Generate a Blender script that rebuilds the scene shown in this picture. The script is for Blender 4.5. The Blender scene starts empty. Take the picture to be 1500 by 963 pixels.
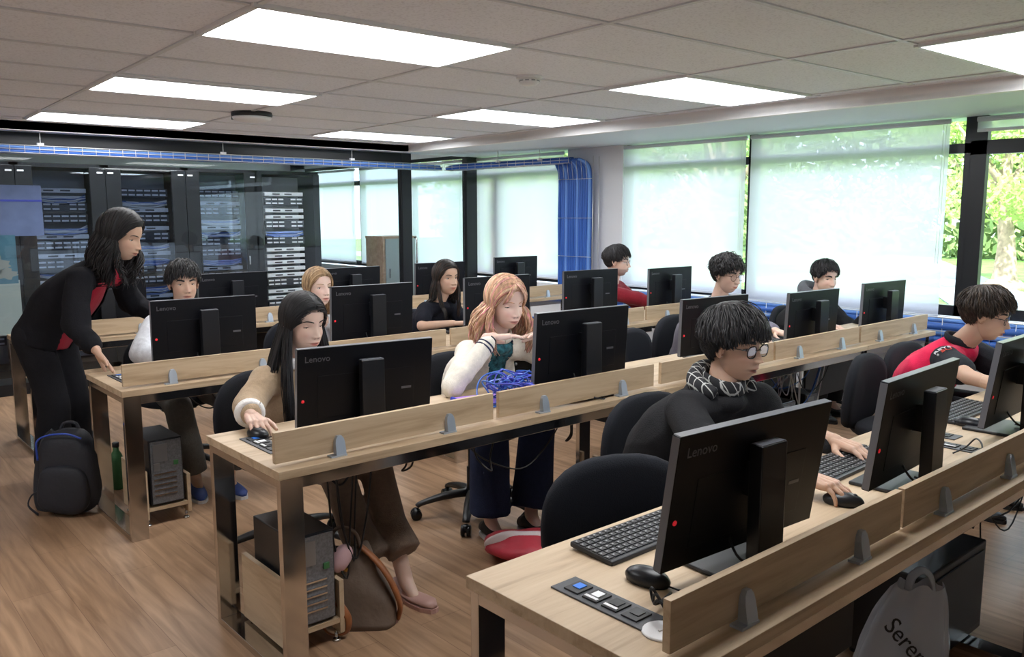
import bpy, bmesh, math, random
import numpy as np
from mathutils import Vector, Matrix, Euler, noise
PI = math.pi
random.seed(7)
SC = bpy.context.scene
COL = SC.collection
V = Vector

# ------------------------------------------------------------------ camera, world, exposure
cam_d = bpy.data.cameras.new('camera'); cam = bpy.data.objects.new('camera', cam_d); COL.objects.link(cam)
YAW, PITCH, ROLL = .855, .1352, .0016
cam.location = (0, 0, 1.553)
cam.rotation_euler = (PI/2 - PITCH, ROLL, YAW - PI/2)
cam_d.sensor_fit = 'HORIZONTAL'; cam_d.sensor_width = 36.0
cam_d.lens = 36.0 * 1222.7 / 1500.0
cam_d.clip_end = 300
SC.camera = cam
SC.view_settings.view_transform = 'Standard'
SC.view_settings.look = 'None'
SC.view_settings.gamma = 1
SC.view_settings.use_curve_mapping = False
SC.view_settings.exposure = 0.16
PANEL_EMIT = 10.8
SUN_E = 15
SKY_E = 5.2
SCREEN_EMIT = 1.2
world = bpy.data.worlds.new('world'); SC.world = world; world.use_nodes = True
wn = world.node_tree.nodes; wl = world.node_tree.links; wn.clear()
wo = wn.new('ShaderNodeOutputWorld'); wb = wn.new('ShaderNodeBackground')
wb.inputs['Color'].default_value = (.78, .89, 1.0, 1); wb.inputs['Strength'].default_value = SKY_E
wl.new(wb.outputs[0], wo.inputs[0])
sun_d = bpy.data.lights.new('sun', 'SUN'); sun_d.energy = SUN_E; sun_d.angle = .02; sun_d.color = (1, .95, .86)
sun = bpy.data.objects.new('sun', sun_d); COL.objects.link(sun)
sun.rotation_euler = (math.radians(42), 0, math.radians(-62))   # light travels towards +x +y, over the roof, onto the trees

# ------------------------------------------------------------------ materials
def newmat(name):
    m = bpy.data.materials.new(name); m.use_nodes = True
    nt = m.node_tree; b = nt.nodes['Principled BSDF']
    return m, nt, b
def rgb(r, g, b): return (r, g, b, 1)
def mat(name, col, rough=.5, metal=0, emit=None, es=0, spec=None, noise_amt=0, noise_scale=20, bump=0, bump_scale=60, sheen=0, alpha=None, trans=0, coat=0):
    m, nt, b = newmat(name)
    b.inputs['Base Color'].default_value = rgb(*col); b.inputs['Roughness'].default_value = rough
    b.inputs['Metallic'].default_value = metal
    if spec is not None: b.inputs['Specular IOR Level'].default_value = spec
    if emit: b.inputs['Emission Color'].default_value = rgb(*emit); b.inputs['Emission Strength'].default_value = es
    if sheen: b.inputs['Sheen Weight'].default_value = sheen
    if trans: b.inputs['Transmission Weight'].default_value = trans
    if coat: b.inputs['Coat Weight'].default_value = coat
    if noise_amt or bump:
        tc = nt.nodes.new('ShaderNodeTexCoord')
    if noise_amt:
        n = nt.nodes.new('ShaderNodeTexNoise'); n.inputs['Scale'].default_value = noise_scale; n.inputs['Detail'].default_value = 4
        nt.links.new(tc.outputs['Object'], n.inputs['Vector'])
        r = nt.nodes.new('ShaderNodeValToRGB')
        r.color_ramp.elements[0].position = .3; r.color_ramp.elements[1].position = .7
        r.color_ramp.elements[0].color = rgb(*[max(0, c*(1-noise_amt)) for c in col]); r.color_ramp.elements[1].color = rgb(*[min(1, c*(1+noise_amt)) for c in col])
        nt.links.new(n.outputs[0], r.inputs[0]); nt.links.new(r.outputs[0], b.inputs['Base Color'])
    if bump:
        n2 = nt.nodes.new('ShaderNodeTexNoise'); n2.inputs['Scale'].default_value = bump_scale; n2.inputs['Detail'].default_value = 3
        nt.links.new(tc.outputs['Object'], n2.inputs['Vector'])
        bp = nt.nodes.new('ShaderNodeBump'); bp.inputs['Strength'].default_value = bump; bp.inputs['Distance'].default_value = .01
        nt.links.new(n2.outputs[0], bp.inputs['Height']); nt.links.new(bp.outputs[0], b.inputs['Normal'])
    return m
def wood_mat(name, c0, c1, c2, scale=(1.2, 14, 14), rough=.5):
    m, nt, b = newmat(name); N = nt.nodes; L = nt.links
    tc = N.new('ShaderNodeTexCoord'); mp = N.new('ShaderNodeMapping'); mp.inputs['Scale'].default_value = scale
    oi = N.new('ShaderNodeObjectInfo'); L.new(oi.outputs['Random'], mp.inputs['Location'])
    L.new(tc.outputs['Object'], mp.inputs['Vector'])
    n = N.new('ShaderNodeTexNoise'); n.inputs['Scale'].default_value = 1.6; n.inputs['Detail'].default_value = 7; n.inputs['Roughness'].default_value = .62; n.inputs['Distortion'].default_value = .6
    L.new(mp.outputs[0], n.inputs['Vector'])
    r = N.new('ShaderNodeValToRGB'); e = r.color_ramp.elements
    e[0].position = .28; e[0].color = rgb(*c0); e[1].position = .72; e[1].color = rgb(*c2)
    k = e.new(.5); k.color = rgb(*c1)
    L.new(n.outputs[0], r.inputs[0]); L.new(r.outputs[0], b.inputs['Base Color'])
    b.inputs['Roughness'].default_value = rough
    return m
def floor_mat():
    m, nt, b = newmat('oak_floor'); N = nt.nodes; L = nt.links
    tc = N.new('ShaderNodeTexCoord'); mp = N.new('ShaderNodeMapping'); mp.inputs['Rotation'].default_value = (0, 0, PI/2)
    L.new(tc.outputs['Object'], mp.inputs['Vector'])
    br = N.new('ShaderNodeTexBrick'); br.offset = .37; br.inputs['Scale'].default_value = 1
    br.inputs['Brick Width'].default_value = 1.25; br.inputs['Row Height'].default_value = .19; br.inputs['Mortar Size'].default_value = .0012
    br.inputs['Mortar Smooth'].default_value = .2; br.inputs['Bias'].default_value = 0
    br.inputs['Color1'].default_value = rgb(.34, .205, .118); br.inputs['Color2'].default_value = rgb(.435, .277, .170); br.inputs['Mortar'].default_value = rgb(.22, .12, .07)
    L.new(mp.outputs[0], br.inputs['Vector'])
    mp2 = N.new('ShaderNodeMapping'); mp2.inputs['Scale'].default_value = (16, 1.3, 1); L.new(tc.outputs['Object'], mp2.inputs['Vector'])
    n = N.new('ShaderNodeTexNoise'); n.inputs['Scale'].default_value = 1.5; n.inputs['Detail'].default_value = 8; n.inputs['Distortion'].default_value = .8
    L.new(mp2.outputs[0], n.inputs['Vector'])
    r = N.new('ShaderNodeValToRGB'); e = r.color_ramp.elements; e[0].position = .3; e[0].color = rgb(.62, .57, .52); e[1].position = .68; e[1].color = rgb(1.15, 1.15, 1.15)
    L.new(n.outputs[0], r.inputs[0])
    mx = N.new('ShaderNodeMix'); mx.data_type = 'RGBA'; mx.blend_type = 'MULTIPLY'; mx.inputs[0].default_value = 1
    L.new(br.outputs[0], mx.inputs[6]); L.new(r.outputs[0], mx.inputs[7]); L.new(mx.outputs[2], b.inputs['Base Color'])
    b.inputs['Roughness'].default_value = .42; b.inputs['Specular IOR Level'].default_value = .45
    return m
def tile_mat():
    m, nt, b = newmat('mineral_ceiling_tile'); N = nt.nodes; L = nt.links
    tc = N.new('ShaderNodeTexCoord'); n = N.new('ShaderNodeTexNoise'); n.inputs['Scale'].default_value = 90; n.inputs['Detail'].default_value = 3
    L.new(tc.outputs['Object'], n.inputs['Vector'])
    r = N.new('ShaderNodeValToRGB'); e = r.color_ramp.elements; e[0].position = .3; e[0].color = rgb(.70, .715, .77); e[1].position = .5; e[1].color = rgb(.84, .86, .92)
    L.new(n.outputs[0], r.inputs[0]); L.new(r.outputs[0], b.inputs['Base Color']); b.inputs['Roughness'].default_value = .95
    bp = N.new('ShaderNodeBump'); bp.inputs['Strength'].default_value = .25; bp.inputs['Distance'].default_value = .004
    L.new(n.outputs[0], bp.inputs['Height']); L.new(bp.outputs[0], b.inputs['Normal'])
    return m
def glass_mat(name, tint=(.93, .97, 1), refl=.5):
    m = bpy.data.materials.new(name); m.use_nodes = True; nt = m.node_tree; N = nt.nodes; L = nt.links; N.clear()
    o = N.new('ShaderNodeOutputMaterial'); t = N.new('ShaderNodeBsdfTransparent'); g = N.new('ShaderNodeBsdfGlossy'); mx = N.new('ShaderNodeMixShader'); f = N.new('ShaderNodeFresnel'); f.inputs[0].default_value = 1.5
    mu = N.new('ShaderNodeMath'); mu.operation = 'MULTIPLY'; mu.inputs[1].default_value = refl
    t.inputs[0].default_value = rgb(*tint); g.inputs['Roughness'].default_value = .01
    L.new(f.outputs[0], mu.inputs[0]); L.new(mu.outputs[0], mx.inputs[0]); L.new(t.outputs[0], mx.inputs[1]); L.new(g.outputs[0], mx.inputs[2]); L.new(mx.outputs[0], o.inputs[0])
    return m
def blind_mat():
    m = bpy.data.materials.new('sheer_roller_screen'); m.use_nodes = True; nt = m.node_tree; N = nt.nodes; L = nt.links; N.clear()
    o = N.new('ShaderNodeOutputMaterial'); t = N.new('ShaderNodeBsdfTransparent'); tr = N.new('ShaderNodeBsdfTranslucent'); d = N.new('ShaderNodeBsdfDiffuse')
    t.inputs[0].default_value = rgb(.90, .92, 1)
    tr.inputs[0].default_value = rgb(.88, .86, .98); d.inputs[0].default_value = rgb(.78, .83, .9)
    a = N.new('ShaderNodeMixShader'); a.inputs[0].default_value = .35; L.new(tr.outputs[0], a.inputs[1]); L.new(d.outputs[0], a.inputs[2])
    b = N.new('ShaderNodeMixShader'); b.inputs[0].default_value = .84; L.new(t.outputs[0], b.inputs[1]); L.new(a.outputs[0], b.inputs[2]); L.new(b.outputs[0], o.inputs[0])
    return m
M = {}
M['wood'] = wood_mat('pale_oak_laminate', (.35, .245, .145), (.52, .385, .25), (.60, .465, .315))
M['woody'] = wood_mat('oak_side_board', (.35, .245, .145), (.50, .37, .24), (.58, .45, .30), scale=(14, 1.2, 9))
M['woodedge'] = wood_mat('oak_edge_band', (.36, .24, .15), (.46, .32, .21), (.55, .40, .27))
M['floor'] = floor_mat(); M['tile'] = tile_mat()
M['tbar'] = mat('painted_tee_bar', (.66, .67, .70), .5)
M['wall'] = mat('white_wall_paint', (.78, .79, .82), .75, noise_amt=.02, noise_scale=3)
M['tube'] = mat('tube_light_diffuser', (1, 1, 1), .5, emit=(.95, .98, 1), es=PANEL_EMIT*4)
M['soffit'] = mat('soffit_paint', (.72, .76, .82), .7)
M['beam'] = mat('white_beam_paint', (.85, .84, .84), .6)
M['panel'] = mat('led_panel_diffuser', (1, 1, 1), .5, emit=(.97, .985, 1), es=PANEL_EMIT)
M['white'] = mat('white_plastic', (.8, .8, .82), .4)
M['chrome'] = mat('brushed_chrome_steel', (.60, .59, .58), .12, 1.0, noise_amt=.05, noise_scale=6)
M['steel'] = mat('grey_steel', (.33, .35, .37), .35, .8)
M['alu'] = mat('satin_aluminium', (.46, .52, .60), .36, .6)
M['wire'] = mat('galvanised_wire', (.72, .72, .70), .35, .7)
M['blackplastic'] = mat('matte_black_plastic', (.016, .017, .020), .42, noise_amt=.1, noise_scale=50)
M['blackgloss'] = mat('black_semigloss_plastic', (.008, .009, .012), .33, spec=.4)
M['monback'] = mat('monitor_shell_black', (.0045, .005, .0075), .38, spec=.22)
M['monreflect'] = mat('monitor_edge_reflection', (.13, .135, .155), .3)  # reflected light painted as pale grey on panel edges and column tops
M['logo'] = mat('logo_grey', (.10, .10, .115), .35)
M['red'] = mat('red_dot_label', (.75, .02, .03), .5, emit=(1, .03, .05), es=.25)
M['screen'] = mat('lit_screen', (.02, .02, .02), .2, emit=(.75, .85, 1), es=SCREEN_EMIT)
M['blackmetal'] = mat('black_powder_coat', (.014, .015, .018), .4, .3)
M['frameblack'] = mat('black_window_aluminium', (.016, .018, .022), .35, .2)
M['fabric'] = mat('black_mesh_fabric', (.015, .0165, .022), .9, spec=.25, bump=.3, bump_scale=300)
M['blue'] = mat('blue_network_cable', (.035, .13, .50), .42)
M['blue2'] = mat('light_blue_network_cable', (.16, .34, .78), .4)
M['navyc'] = mat('violet_blue_cable', (.055, .075, .52), .38)
M['paleblue'] = mat('pale_blue_cable', (.30, .42, .85), .38)
M['bcable'] = mat('black_cable', (.012, .012, .014), .5)
M['glass'] = glass_mat('clear_glass', (.95, .98, .99), .45)
M['winglass'] = glass_mat('window_glass', (.95, .98, .98), .5)
M['rackglass'] = glass_mat('tinted_rack_glass', (.86, .90, .97), 1.2)
M['blind'] = blind_mat()
M['railbar'] = mat('blind_bottom_bar', (.75, .8, .86), .4)
M['plate'] = mat('patch_plate_white', (.86, .88, .92), .4)
M['platedark'] = mat('patch_plate_dark', (.05, .055, .07), .45)
M['ledgrey'] = mat('rack_interior_grey', (.30, .32, .34), .5)
M['key'] = mat('black_keycap', (.018, .018, .02), .5)
M['keyleg'] = mat('key_legend', (.35, .35, .37), .5)
M['purple'] = mat('purple_notebook_cover', (.36, .18, .62), .5, noise_amt=.2, noise_scale=30)
M['paper'] = mat('paper', (.8, .78, .74), .8)
M['blueusb'] = mat('blue_socket', (.03, .2, .75), .4)
M['bag'] = mat('navy_black_nylon', (.016, .018, .026), .65, bump=.5, bump_scale=25)
M['bagblue'] = mat('royal_blue_piping', (.03, .08, .45), .5)
M['taupe'] = mat('taupe_canvas', (.17, .125, .095), .7, bump=.3, bump_scale=30, noise_amt=.12, noise_scale=12)
M['tan'] = mat('tan_leather', (.30, .105, .035), .4, noise_amt=.15, noise_scale=25)
M['pinkc'] = mat('pale_pink_cloth', (.62, .40, .42), .8)
M['redbag'] = mat('red_nylon', (.50, .035, .06), .5, noise_amt=.12, noise_scale=12, bump=.4, bump_scale=18)
M['stripew'] = mat('white_stripe_nylon', (.72, .62, .62), .5)
M['greenb'] = mat('green_bottle', (.05, .16, .06), .35)
M['grass'] = mat('sunlit_lawn', (.12, .26, .05), .9, noise_amt=.3, noise_scale=3)
M['path'] = mat('pale_garden_path', (.24, .25, .28), .9, noise_amt=.1, noise_scale=2)
M['bark'] = mat('pale_bark', (.34, .26, .18), .9, noise_amt=.35, noise_scale=8)
M['cabwhite'] = mat('grey_green_board', (.40, .46, .45), .6)
def leafmat(name, c):
    m = bpy.data.materials.new(name); m.use_nodes = True; nt = m.node_tree; N = nt.nodes; L = nt.links; N.clear()
    o = N.new('ShaderNodeOutputMaterial'); t = N.new('ShaderNodeBsdfTranslucent'); d = N.new('ShaderNodeBsdfDiffuse'); a = N.new('ShaderNodeMixShader'); a.inputs[0].default_value = .4
    t.inputs[0].default_value = rgb(c[0]*1.3, c[1]*1.25, c[2]); d.inputs[0].default_value = rgb(*c)
    L.new(d.outputs[0], a.inputs[1]); L.new(t.outputs[0], a.inputs[2]); L.new(a.outputs[0], o.inputs[0]); return m
M['leaf'] = leafmat('fresh_green_leaf', (.36, .48, .17)); M['leaf2'] = leafmat('deep_green_leaf', (.26, .36, .16))

# ------------------------------------------------------------------ mesh helpers
def smooth_path(pts, sub=4):
    P = [V(p) for p in pts]
    if len(P) < 3: return P
    out = []
    for i in range(len(P)-1):
        p0 = P[max(i-1, 0)]; p1 = P[i]; p2 = P[i+1]; p3 = P[min(i+2, len(P)-1)]
        for k in range(sub):
            t = k/sub
            out.append(.5*((2*p1) + (p2-p0)*t + (2*p0-5*p1+4*p2-p3)*t*t + (3*p1-p0-3*p2+p3)*t**3))
    out.append(P[-1]); return out
def lerp_list(vals, n):
    out = []
    for i in range(n):
        t = i/(n-1)*(len(vals)-1) if n > 1 else 0
        k = min(int(t), len(vals)-2) if len(vals) > 1 else 0
        f = t-k
        a = vals[k]; b = vals[min(k+1, len(vals)-1)]
        out.append(tuple(x*(1-f)+y*f for x, y in zip(a, b)) if isinstance(a, (tuple, list)) else a*(1-f)+b*f)
    return out
_rb = {}
class MB:
    def __init__(s): s.v = []; s.f = []; s.m = []; s.s = []; s.T = None
    def add(s, vs, fs, mat=0, smooth=False):
        o = len(s.v)
        if s.T is not None: vs = [s.T @ V(v) for v in vs]
        s.v.extend([tuple(v) for v in vs]); s.f.extend([tuple(i+o for i in f) for f in fs]); s.m.extend([mat]*len(fs)); s.s.extend([smooth]*len(fs))
        return s
    def box(s, c, d, mat=0, bev=0, rot=None):
        hx, hy, hz = d[0]/2, d[1]/2, d[2]/2
        if bev <= 0:
            vs = [(x, y, z) for x in (-hx, hx) for y in (-hy, hy) for z in (-hz, hz)]
            fs = [(0, 1, 3, 2), (4, 6, 7, 5), (0, 4, 5, 1), (2, 3, 7, 6), (0, 2, 6, 4), (1, 5, 7, 3)]; sm = False
        else:
            bm = bmesh.new(); bmesh.ops.create_cube(bm, size=1)
            for v in bm.verts: v.co = V((v.co.x*d[0], v.co.y*d[1], v.co.z*d[2]))
            bmesh.ops.bevel(bm, geom=bm.edges[:], offset=min(bev, min(d)*.49), segments=2, affect='EDGES', profile=.5)
            bm.verts.index_update(); vs = [tuple(v.co) for v in bm.verts]; fs = [tuple(v.index for v in f.verts) for f in bm.faces]; bm.free(); sm = True
        R = rot if rot is not None else Matrix.Identity(3)
        vs = [R @ V(v) + V(c) for v in vs]
        return s.add(vs, fs, mat, False)
    def tube(s, pts, r, n=8, mat=0, flat=1.0, up=None, cap=True, smooth=True, round_cap=False):
        P = [V(p) for p in pts]; m = len(P)
        if not isinstance(r, (list, tuple)): r = [r]*m
        elif len(r) != m: r = lerp_list(list(r), m)
        vs = []; fs = []; ref = V(up) if up is not None else None; U = None
        for i in range(m):
            t = (P[min(i+1, m-1)]-P[max(i-1, 0)])
            t = t.normalized() if t.length > 1e-9 else V((0, 0, 1))
            if ref is not None: U = ref - t*ref.dot(t)
            elif U is None:
                a = V((0, 0, 1)) if abs(t.z) < .9 else V((1, 0, 0)); U = a - t*a.dot(t)
            else: U = U - t*U.dot(t)
            U = U.normalized() if U.length > 1e-6 else t.orthogonal().normalized()
            W = t.cross(U)
            ra, rb = r[i] if isinstance(r[i], (tuple, list)) else (r[i], r[i]*flat)
            for k in range(n):
                a = 2*PI*k/n; vs.append(P[i] + W*(ra*math.cos(a)) + U*(rb*math.sin(a)))
        for i in range(m-1):
            for k in range(n):
                k2 = (k+1) % n; fs.append((i*n+k, i*n+k2, (i+1)*n+k2, (i+1)*n+k))
        if cap:
            fs.append(tuple(range(n-1, -1, -1))); fs.append(tuple((m-1)*n+k for k in range(n)))
        return s.add(vs, fs, mat, smooth)
    def cyl(s, a, b, r, r2=None, n=16, mat=0, smooth=True):
        return s.tube([a, b], [r, r if r2 is None else r2], n, mat, smooth=smooth)
    def ell(s, c, rad, mat=0, nu=12, nv=8, rot=None):
        vs = []; fs = []; R = rot if rot is not None else Matrix.Identity(3); c = V(c)
        if not isinstance(rad, (tuple, list)): rad = (rad, rad, rad)
        vs.append(c + R @ V((0, 0, rad[2])))
        for j in range(1, nv):
            p = PI*j/nv
            for i in range(nu):
                a = 2*PI*i/nu
                vs.append(c + R @ V((rad[0]*math.sin(p)*math.cos(a), rad[1]*math.sin(p)*math.sin(a), rad[2]*math.cos(p))))
        vs.append(c + R @ V((0, 0, -rad[2]))); last = len(vs)-1
        for i in range(nu): fs.append((0, 1+i, 1+(i+1) % nu)); fs.append((last, last-nu+(i+1) % nu, last-nu+i))
        for j in range(nv-2):
            for i in range(nu):
                a = 1+j*nu+i; b = 1+j*nu+(i+1) % nu; fs.append((a, a+nu, b+nu, b))
        return s.add(vs, fs, mat, True)
    def cap(s, a, b, r, r2=None, n=12, mat=0):
        r2 = r if r2 is None else r2
        s.tube([a, b], [r, r2], n, mat); s.ell(a, r, mat, n, 8); s.ell(b, r2, mat, n, 8); return s
    def lathe(s, prof, c=(0, 0, 0), n=24, mat=0, rot=None):
        vs = []; fs = []; R = rot if rot is not None else Matrix.Identity(3)
        for (r, z) in prof:
            for k in range(n): a = 2*PI*k/n; vs.append(V(c) + R @ V((r*math.cos(a), r*math.sin(a), z)))
        m = len(prof)
        for i in range(m-1):
            for k in range(n): k2 = (k+1) % n; fs.append((i*n+k, i*n+k2, (i+1)*n+k2, (i+1)*n+k))
        fs.append(tuple(range(n-1, -1, -1))); fs.append(tuple((m-1)*n+k for k in range(n)))
        return s.add(vs, fs, mat, True)
    def prism(s, poly, h, T=None, mat=0, smooth=False):
        n = len(poly); vs = [V((x, y, 0)) for x, y in poly]+[V((x, y, h)) for x, y in poly]
        if T is not None: vs = [T @ v for v in vs]
        fs = [tuple(range(n-1, -1, -1)), tuple(range(n, 2*n))]+[(i, (i+1) % n, n+(i+1) % n, n+i) for i in range(n)]
        return s.add(vs, fs, mat, smooth)
    def mesh(s, name, mats, origin=(0, 0, 0)):
        me = bpy.data.meshes.new(name); o = V(origin)
        me.from_pydata([tuple(V(v)-o) for v in s.v], [], s.f)
        for m_ in mats: me.materials.append(m_)
        me.polygons.foreach_set('material_index', s.m); me.polygons.foreach_set('use_smooth', s.s); me.update()
        return me
    def build(s, name, mats, parent=None, origin=(0, 0, 0)):
        if not isinstance(mats, (list, tuple)): mats = [mats]
        me = s.mesh(name, mats, origin)
        ob = bpy.data.objects.new(name, me); COL.objects.link(ob)
        if parent is not None: ob.parent = parent
        return ob
def tag(o, label=None, cat=None, group=None, kind=None):
    if label: o['label'] = label
    if cat: o['category'] = cat
    if group: o['group'] = group
    if kind: o['kind'] = kind
    return o
def empty(name, loc=(0, 0, 0), rz=0):
    o = bpy.data.objects.new(name, None); COL.objects.link(o); o.location = loc; o.rotation_euler = (0, 0, rz); o.empty_display_size = .1
    return o
def copy_tree(o, parent=None):
    c = o.copy(); COL.objects.link(c); c.parent = parent
    for ch in list(o.children):
        copy_tree(ch, c)
    return c
def place(proto, used, loc, rz, label, group=None):
    o = copy_tree(proto) if used[0] else proto
    used[0] = True
    o.location = loc; o.rotation_euler = (0, 0, rz); o['label'] = label
    if group: o['group'] = group
    return o
def struct(o): o['kind'] = 'structure'; return o
def text_geo(st, size, extrude=.001):
    cu = bpy.data.curves.new('lettering', 'FONT'); cu.body = st; cu.size = size; cu.extrude = extrude; cu.resolution_u = 3
    ob = bpy.data.objects.new('lettering', cu); COL.objects.link(ob)
    dg = bpy.context.evaluated_depsgraph_get(); me = bpy.data.meshes.new_from_object(ob.evaluated_get(dg))
    vs = [tuple(v.co) for v in me.vertices]; fs = [tuple(p.vertices) for p in me.polygons]
    bpy.data.objects.remove(ob); bpy.data.curves.remove(cu); bpy.data.meshes.remove(me)
    return vs, fs
def RZ(a): return Matrix.Rotation(a, 3, 'Z')
def frame(x, y, z):    # columns
    return Matrix(((x[0], y[0], z[0]), (x[1], y[1], z[1]), (x[2], y[2], z[2])))
# ------------------------------------------------------------------ room
CA = -.0318                                  # the ceiling grid is turned a little against the desks
def cw(x, y, z=0): return V((math.cos(CA)*x-math.sin(CA)*y, math.sin(CA)*x+math.cos(CA)*y, z))
CZ = 2.34; SZ = 2.255
XW = 6.6; YG = 8.25; YB = 13.4; XC = 5.40; YC = 7.98
b = MB(); b.box((2.3, 5.2, -.05), (9.2, 16.9, .1)); struct(b.build('floor', M['floor']))
b = MB(); b.box(((-2.3+XC)/2, (-3.2+YC)/2, CZ+.03), (XC+2.3, YC+3.2, .06))
ceil = struct(b.build('ceiling', M['tile']))
# tee bars between the tiles, drawn through the ceiling's own turned grid
XL = [-1.2, .06, 1.325, 2.57, 3.86, 5.12]
YL = [-2.4, -1.75, -1.1, -.45, .05, .68, 1.30, 1.93, 2.52, 3.145, 3.78, 4.45, 5.08, 5.72, 6.45, 7.17, 7.79]
b = MB(); R3 = RZ(CA)
def clipx(y): return 5.40
for x in XL:
    p0 = cw(x, -2.6); p1 = cw(x, 7.75); L_ = (p1-p0).length
    b.box(((p0+p1)/2 + V((0, 0, CZ-.002))), (.024, L_, .010), rot=R3)
for y in YL:
    x1 = 5.15; p0 = cw(-2.2, y); p1 = cw(x1+.06, y)
    b.box(((p0+p1)/2 + V((0, 0, CZ-.002))), ((p1-p0).length, .024, .009), rot=R3)
struct(b.build('trim_1', M['tbar']))
# downstand beam faces and the soffit beyond them
b = MB()
b.box((XC+.03, (-3.2+YC)/2+.03, (CZ+SZ)/2+.03), (.06, YC+3.26, CZ-SZ+.06))
b.box(((-2.3+XC)/2, YC+.03, (CZ+SZ)/2+.03), (XC+2.3, .06, CZ-SZ+.06))
struct(b.build('trim_2', M['beam']))
b = MB()
b.box(((XC+XW)/2+.15, (-3.2+YG)/2, SZ+.04), (XW-XC+.3, YG+3.2, .07))
b.box(((-2.3+XC)/2, (YC+YG)/2+.05, SZ+.04), (XC+2.3, YG-YC+.1, .07))
struct(b.build('trim_3', M['soffit']))
b = MB(); b.box((2.3, (YG+YB)/2, 2.62), (9.2, YB-YG, .06)); struct(b.build('ceiling', M['soffit']))
b = MB(); b.box((2.3, YG+.03, 2.46), (9.0, .06, .38)); struct(b.build('trim_4', M['blackmetal']))
b = MB(); b.box((-2.3, 5.2, 1.3), (.1, 16.9, 2.8)); struct(b.build('wall_left', M['wall']))
b = MB(); b.box((2.3, -3.2, 1.3), (9.2, .1, 2.8)); struct(b.build('wall_near', M['wall']))
b = MB(); b.box((2.3, YB, 1.3), (9.2, .1, 2.8)); struct(b.build('wall_back', M['wall']))
# window wall: low wall, lintel, piers
b = MB()
b.box((XW+.12, 5.1, .385), (.2, 16.7, .77))
b.box((XW+.12, 5.1, 2.52), (.2, 16.7, .42))
b.box((XW+.10, 6.22, 1.3), (.26, .80, 2.6))
b.box((XW+.12, -1.6, 1.3), (.2, 3.2, 2.6))
b.box((XW+.12, 13.1, 1.3), (.2, .5, 2.6))
struct(b.build('wall_right', M['wall']))
b = MB(); b.box((2.2, 5.2, 2.72), (9.3, 17.2, .06)); struct(b.build('roof', M['wall']))
# windows in the right wall
WIN = [(0.0, 2.50), (2.50, 4.33), (4.33, 5.82), (6.62, 8.28), (8.28, 11.08), (11.08, 12.85)]
SILL, HEAD, TR = .79, 2.31, 2.035
for i, (y0, y1) in enumerate(WIN):
    f = MB(); xw = XW+.06; t = .05; w = .06
    if i == 0: t = .12
    f.box((xw, (y0+y1)/2, SILL+.04), (w, y1-y0, .08)); f.box((xw, (y0+y1)/2, HEAD-.02), (w, y1-y0, .05))
    f.box((xw, (y0+y1)/2, TR), (w, y1-y0, .10 if i == 0 else .07))
    f.box((xw, y0+.02, (SILL+HEAD)/2), (w, .045, HEAD-SILL)); f.box((xw, y1-(.055 if i == 0 else .02), (SILL+HEAD)/2), (w, .11 if i == 0 else .045, HEAD-SILL))
    if i == 0: f.box((xw+.005, y1-.42, .0+(SILL+TR)/2), (.001, .001, .001))
    if i in (3,): f.box((xw, 7.88, (SILL+TR)/2), (w, .14, TR-SILL))
    if i in (4,): f.box((xw, 9.7, (SILL+TR)/2), (w, .05, TR-SILL))
    win = struct(f.build('window_%d' % (i+1), M['frameblack']))
    g = MB(); g.box((xw+.01, (y0+y1)/2, (SILL+HEAD)/2), (.006, y1-y0-.05, HEAD-SILL-.05)); gp = struct(g.build('glass_pane', M['winglass'], win))
# roller blinds (y0,y1,bottom,x)
def blind(y0, y1, zb, x, label, zt=SZ-.003):
    r = empty('roller_blind', (x, (y0+y1)/2, zt))
    tag(r, label, 'blind', 'roller blinds on the window wall')
    hw = (y1-y0)/2; H = zt-zb
    s = MB(); n = 26
    vs = []; fs = []
    for side in (0, 1):
        for j in range(n+1):
            yy = -hw + 2*hw*j/n
            for k in range(9):
                zz = -.03-(H-.03)*k/8; vs.append((.0015*math.sin(yy*9+k*.8)*k/8 + side*.0012, yy, zz))
    o = (n+1)*9
    for j in range(n):
        for k in range(8):
            a = j*9+k; fs.append((a, a+9, a+10, a+1)); 
    s.add(vs[:o], fs, 0, True)
    s.build('screen_fabric', M['blind'], r)
    q = MB(); q.cyl((0, -hw, -.022), (0, hw, -.022), .019, n=14); q.build('roller_tube', M['railbar'], r)
    q = MB(); q.box((0, 0, -H), (.012, 2*hw, .022), bev=.003); q.build('bottom_bar', M['railbar'], r)
    q = MB()
    for k in range(2): q.cyl((-.02, -hw+.02+k*.02, -.03), (-.02, -hw+.02+k*.02, -H*.72), .0012, n=5)
    q.build('pull_chain', M['white'], r)
    return r
blind(2.62, 4.30, .775, XW-.05, 'tall sheer white roller blind hung low in front of the widest window')
blind(4.36, 5.80, .83, XW-.035, 'sheer white roller blind between the white column and the widest blind')
blind(6.68, 8.22, .84, XW-.035, 'sheer roller blind left of the blue cable drop, hanging by the glass room corner')
blind(8.50, 11.00, .84, XW-.035, 'sheer blind seen through the glass door behind the wooden cabinet')
blind(11.16, 12.82, .84, XW-.035, 'farthest sheer blind, seen through the glass beside the open rack')
blind(.15, 2.44, 2.15, XW-.035, 'short rolled up blind above the uncovered window')
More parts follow.
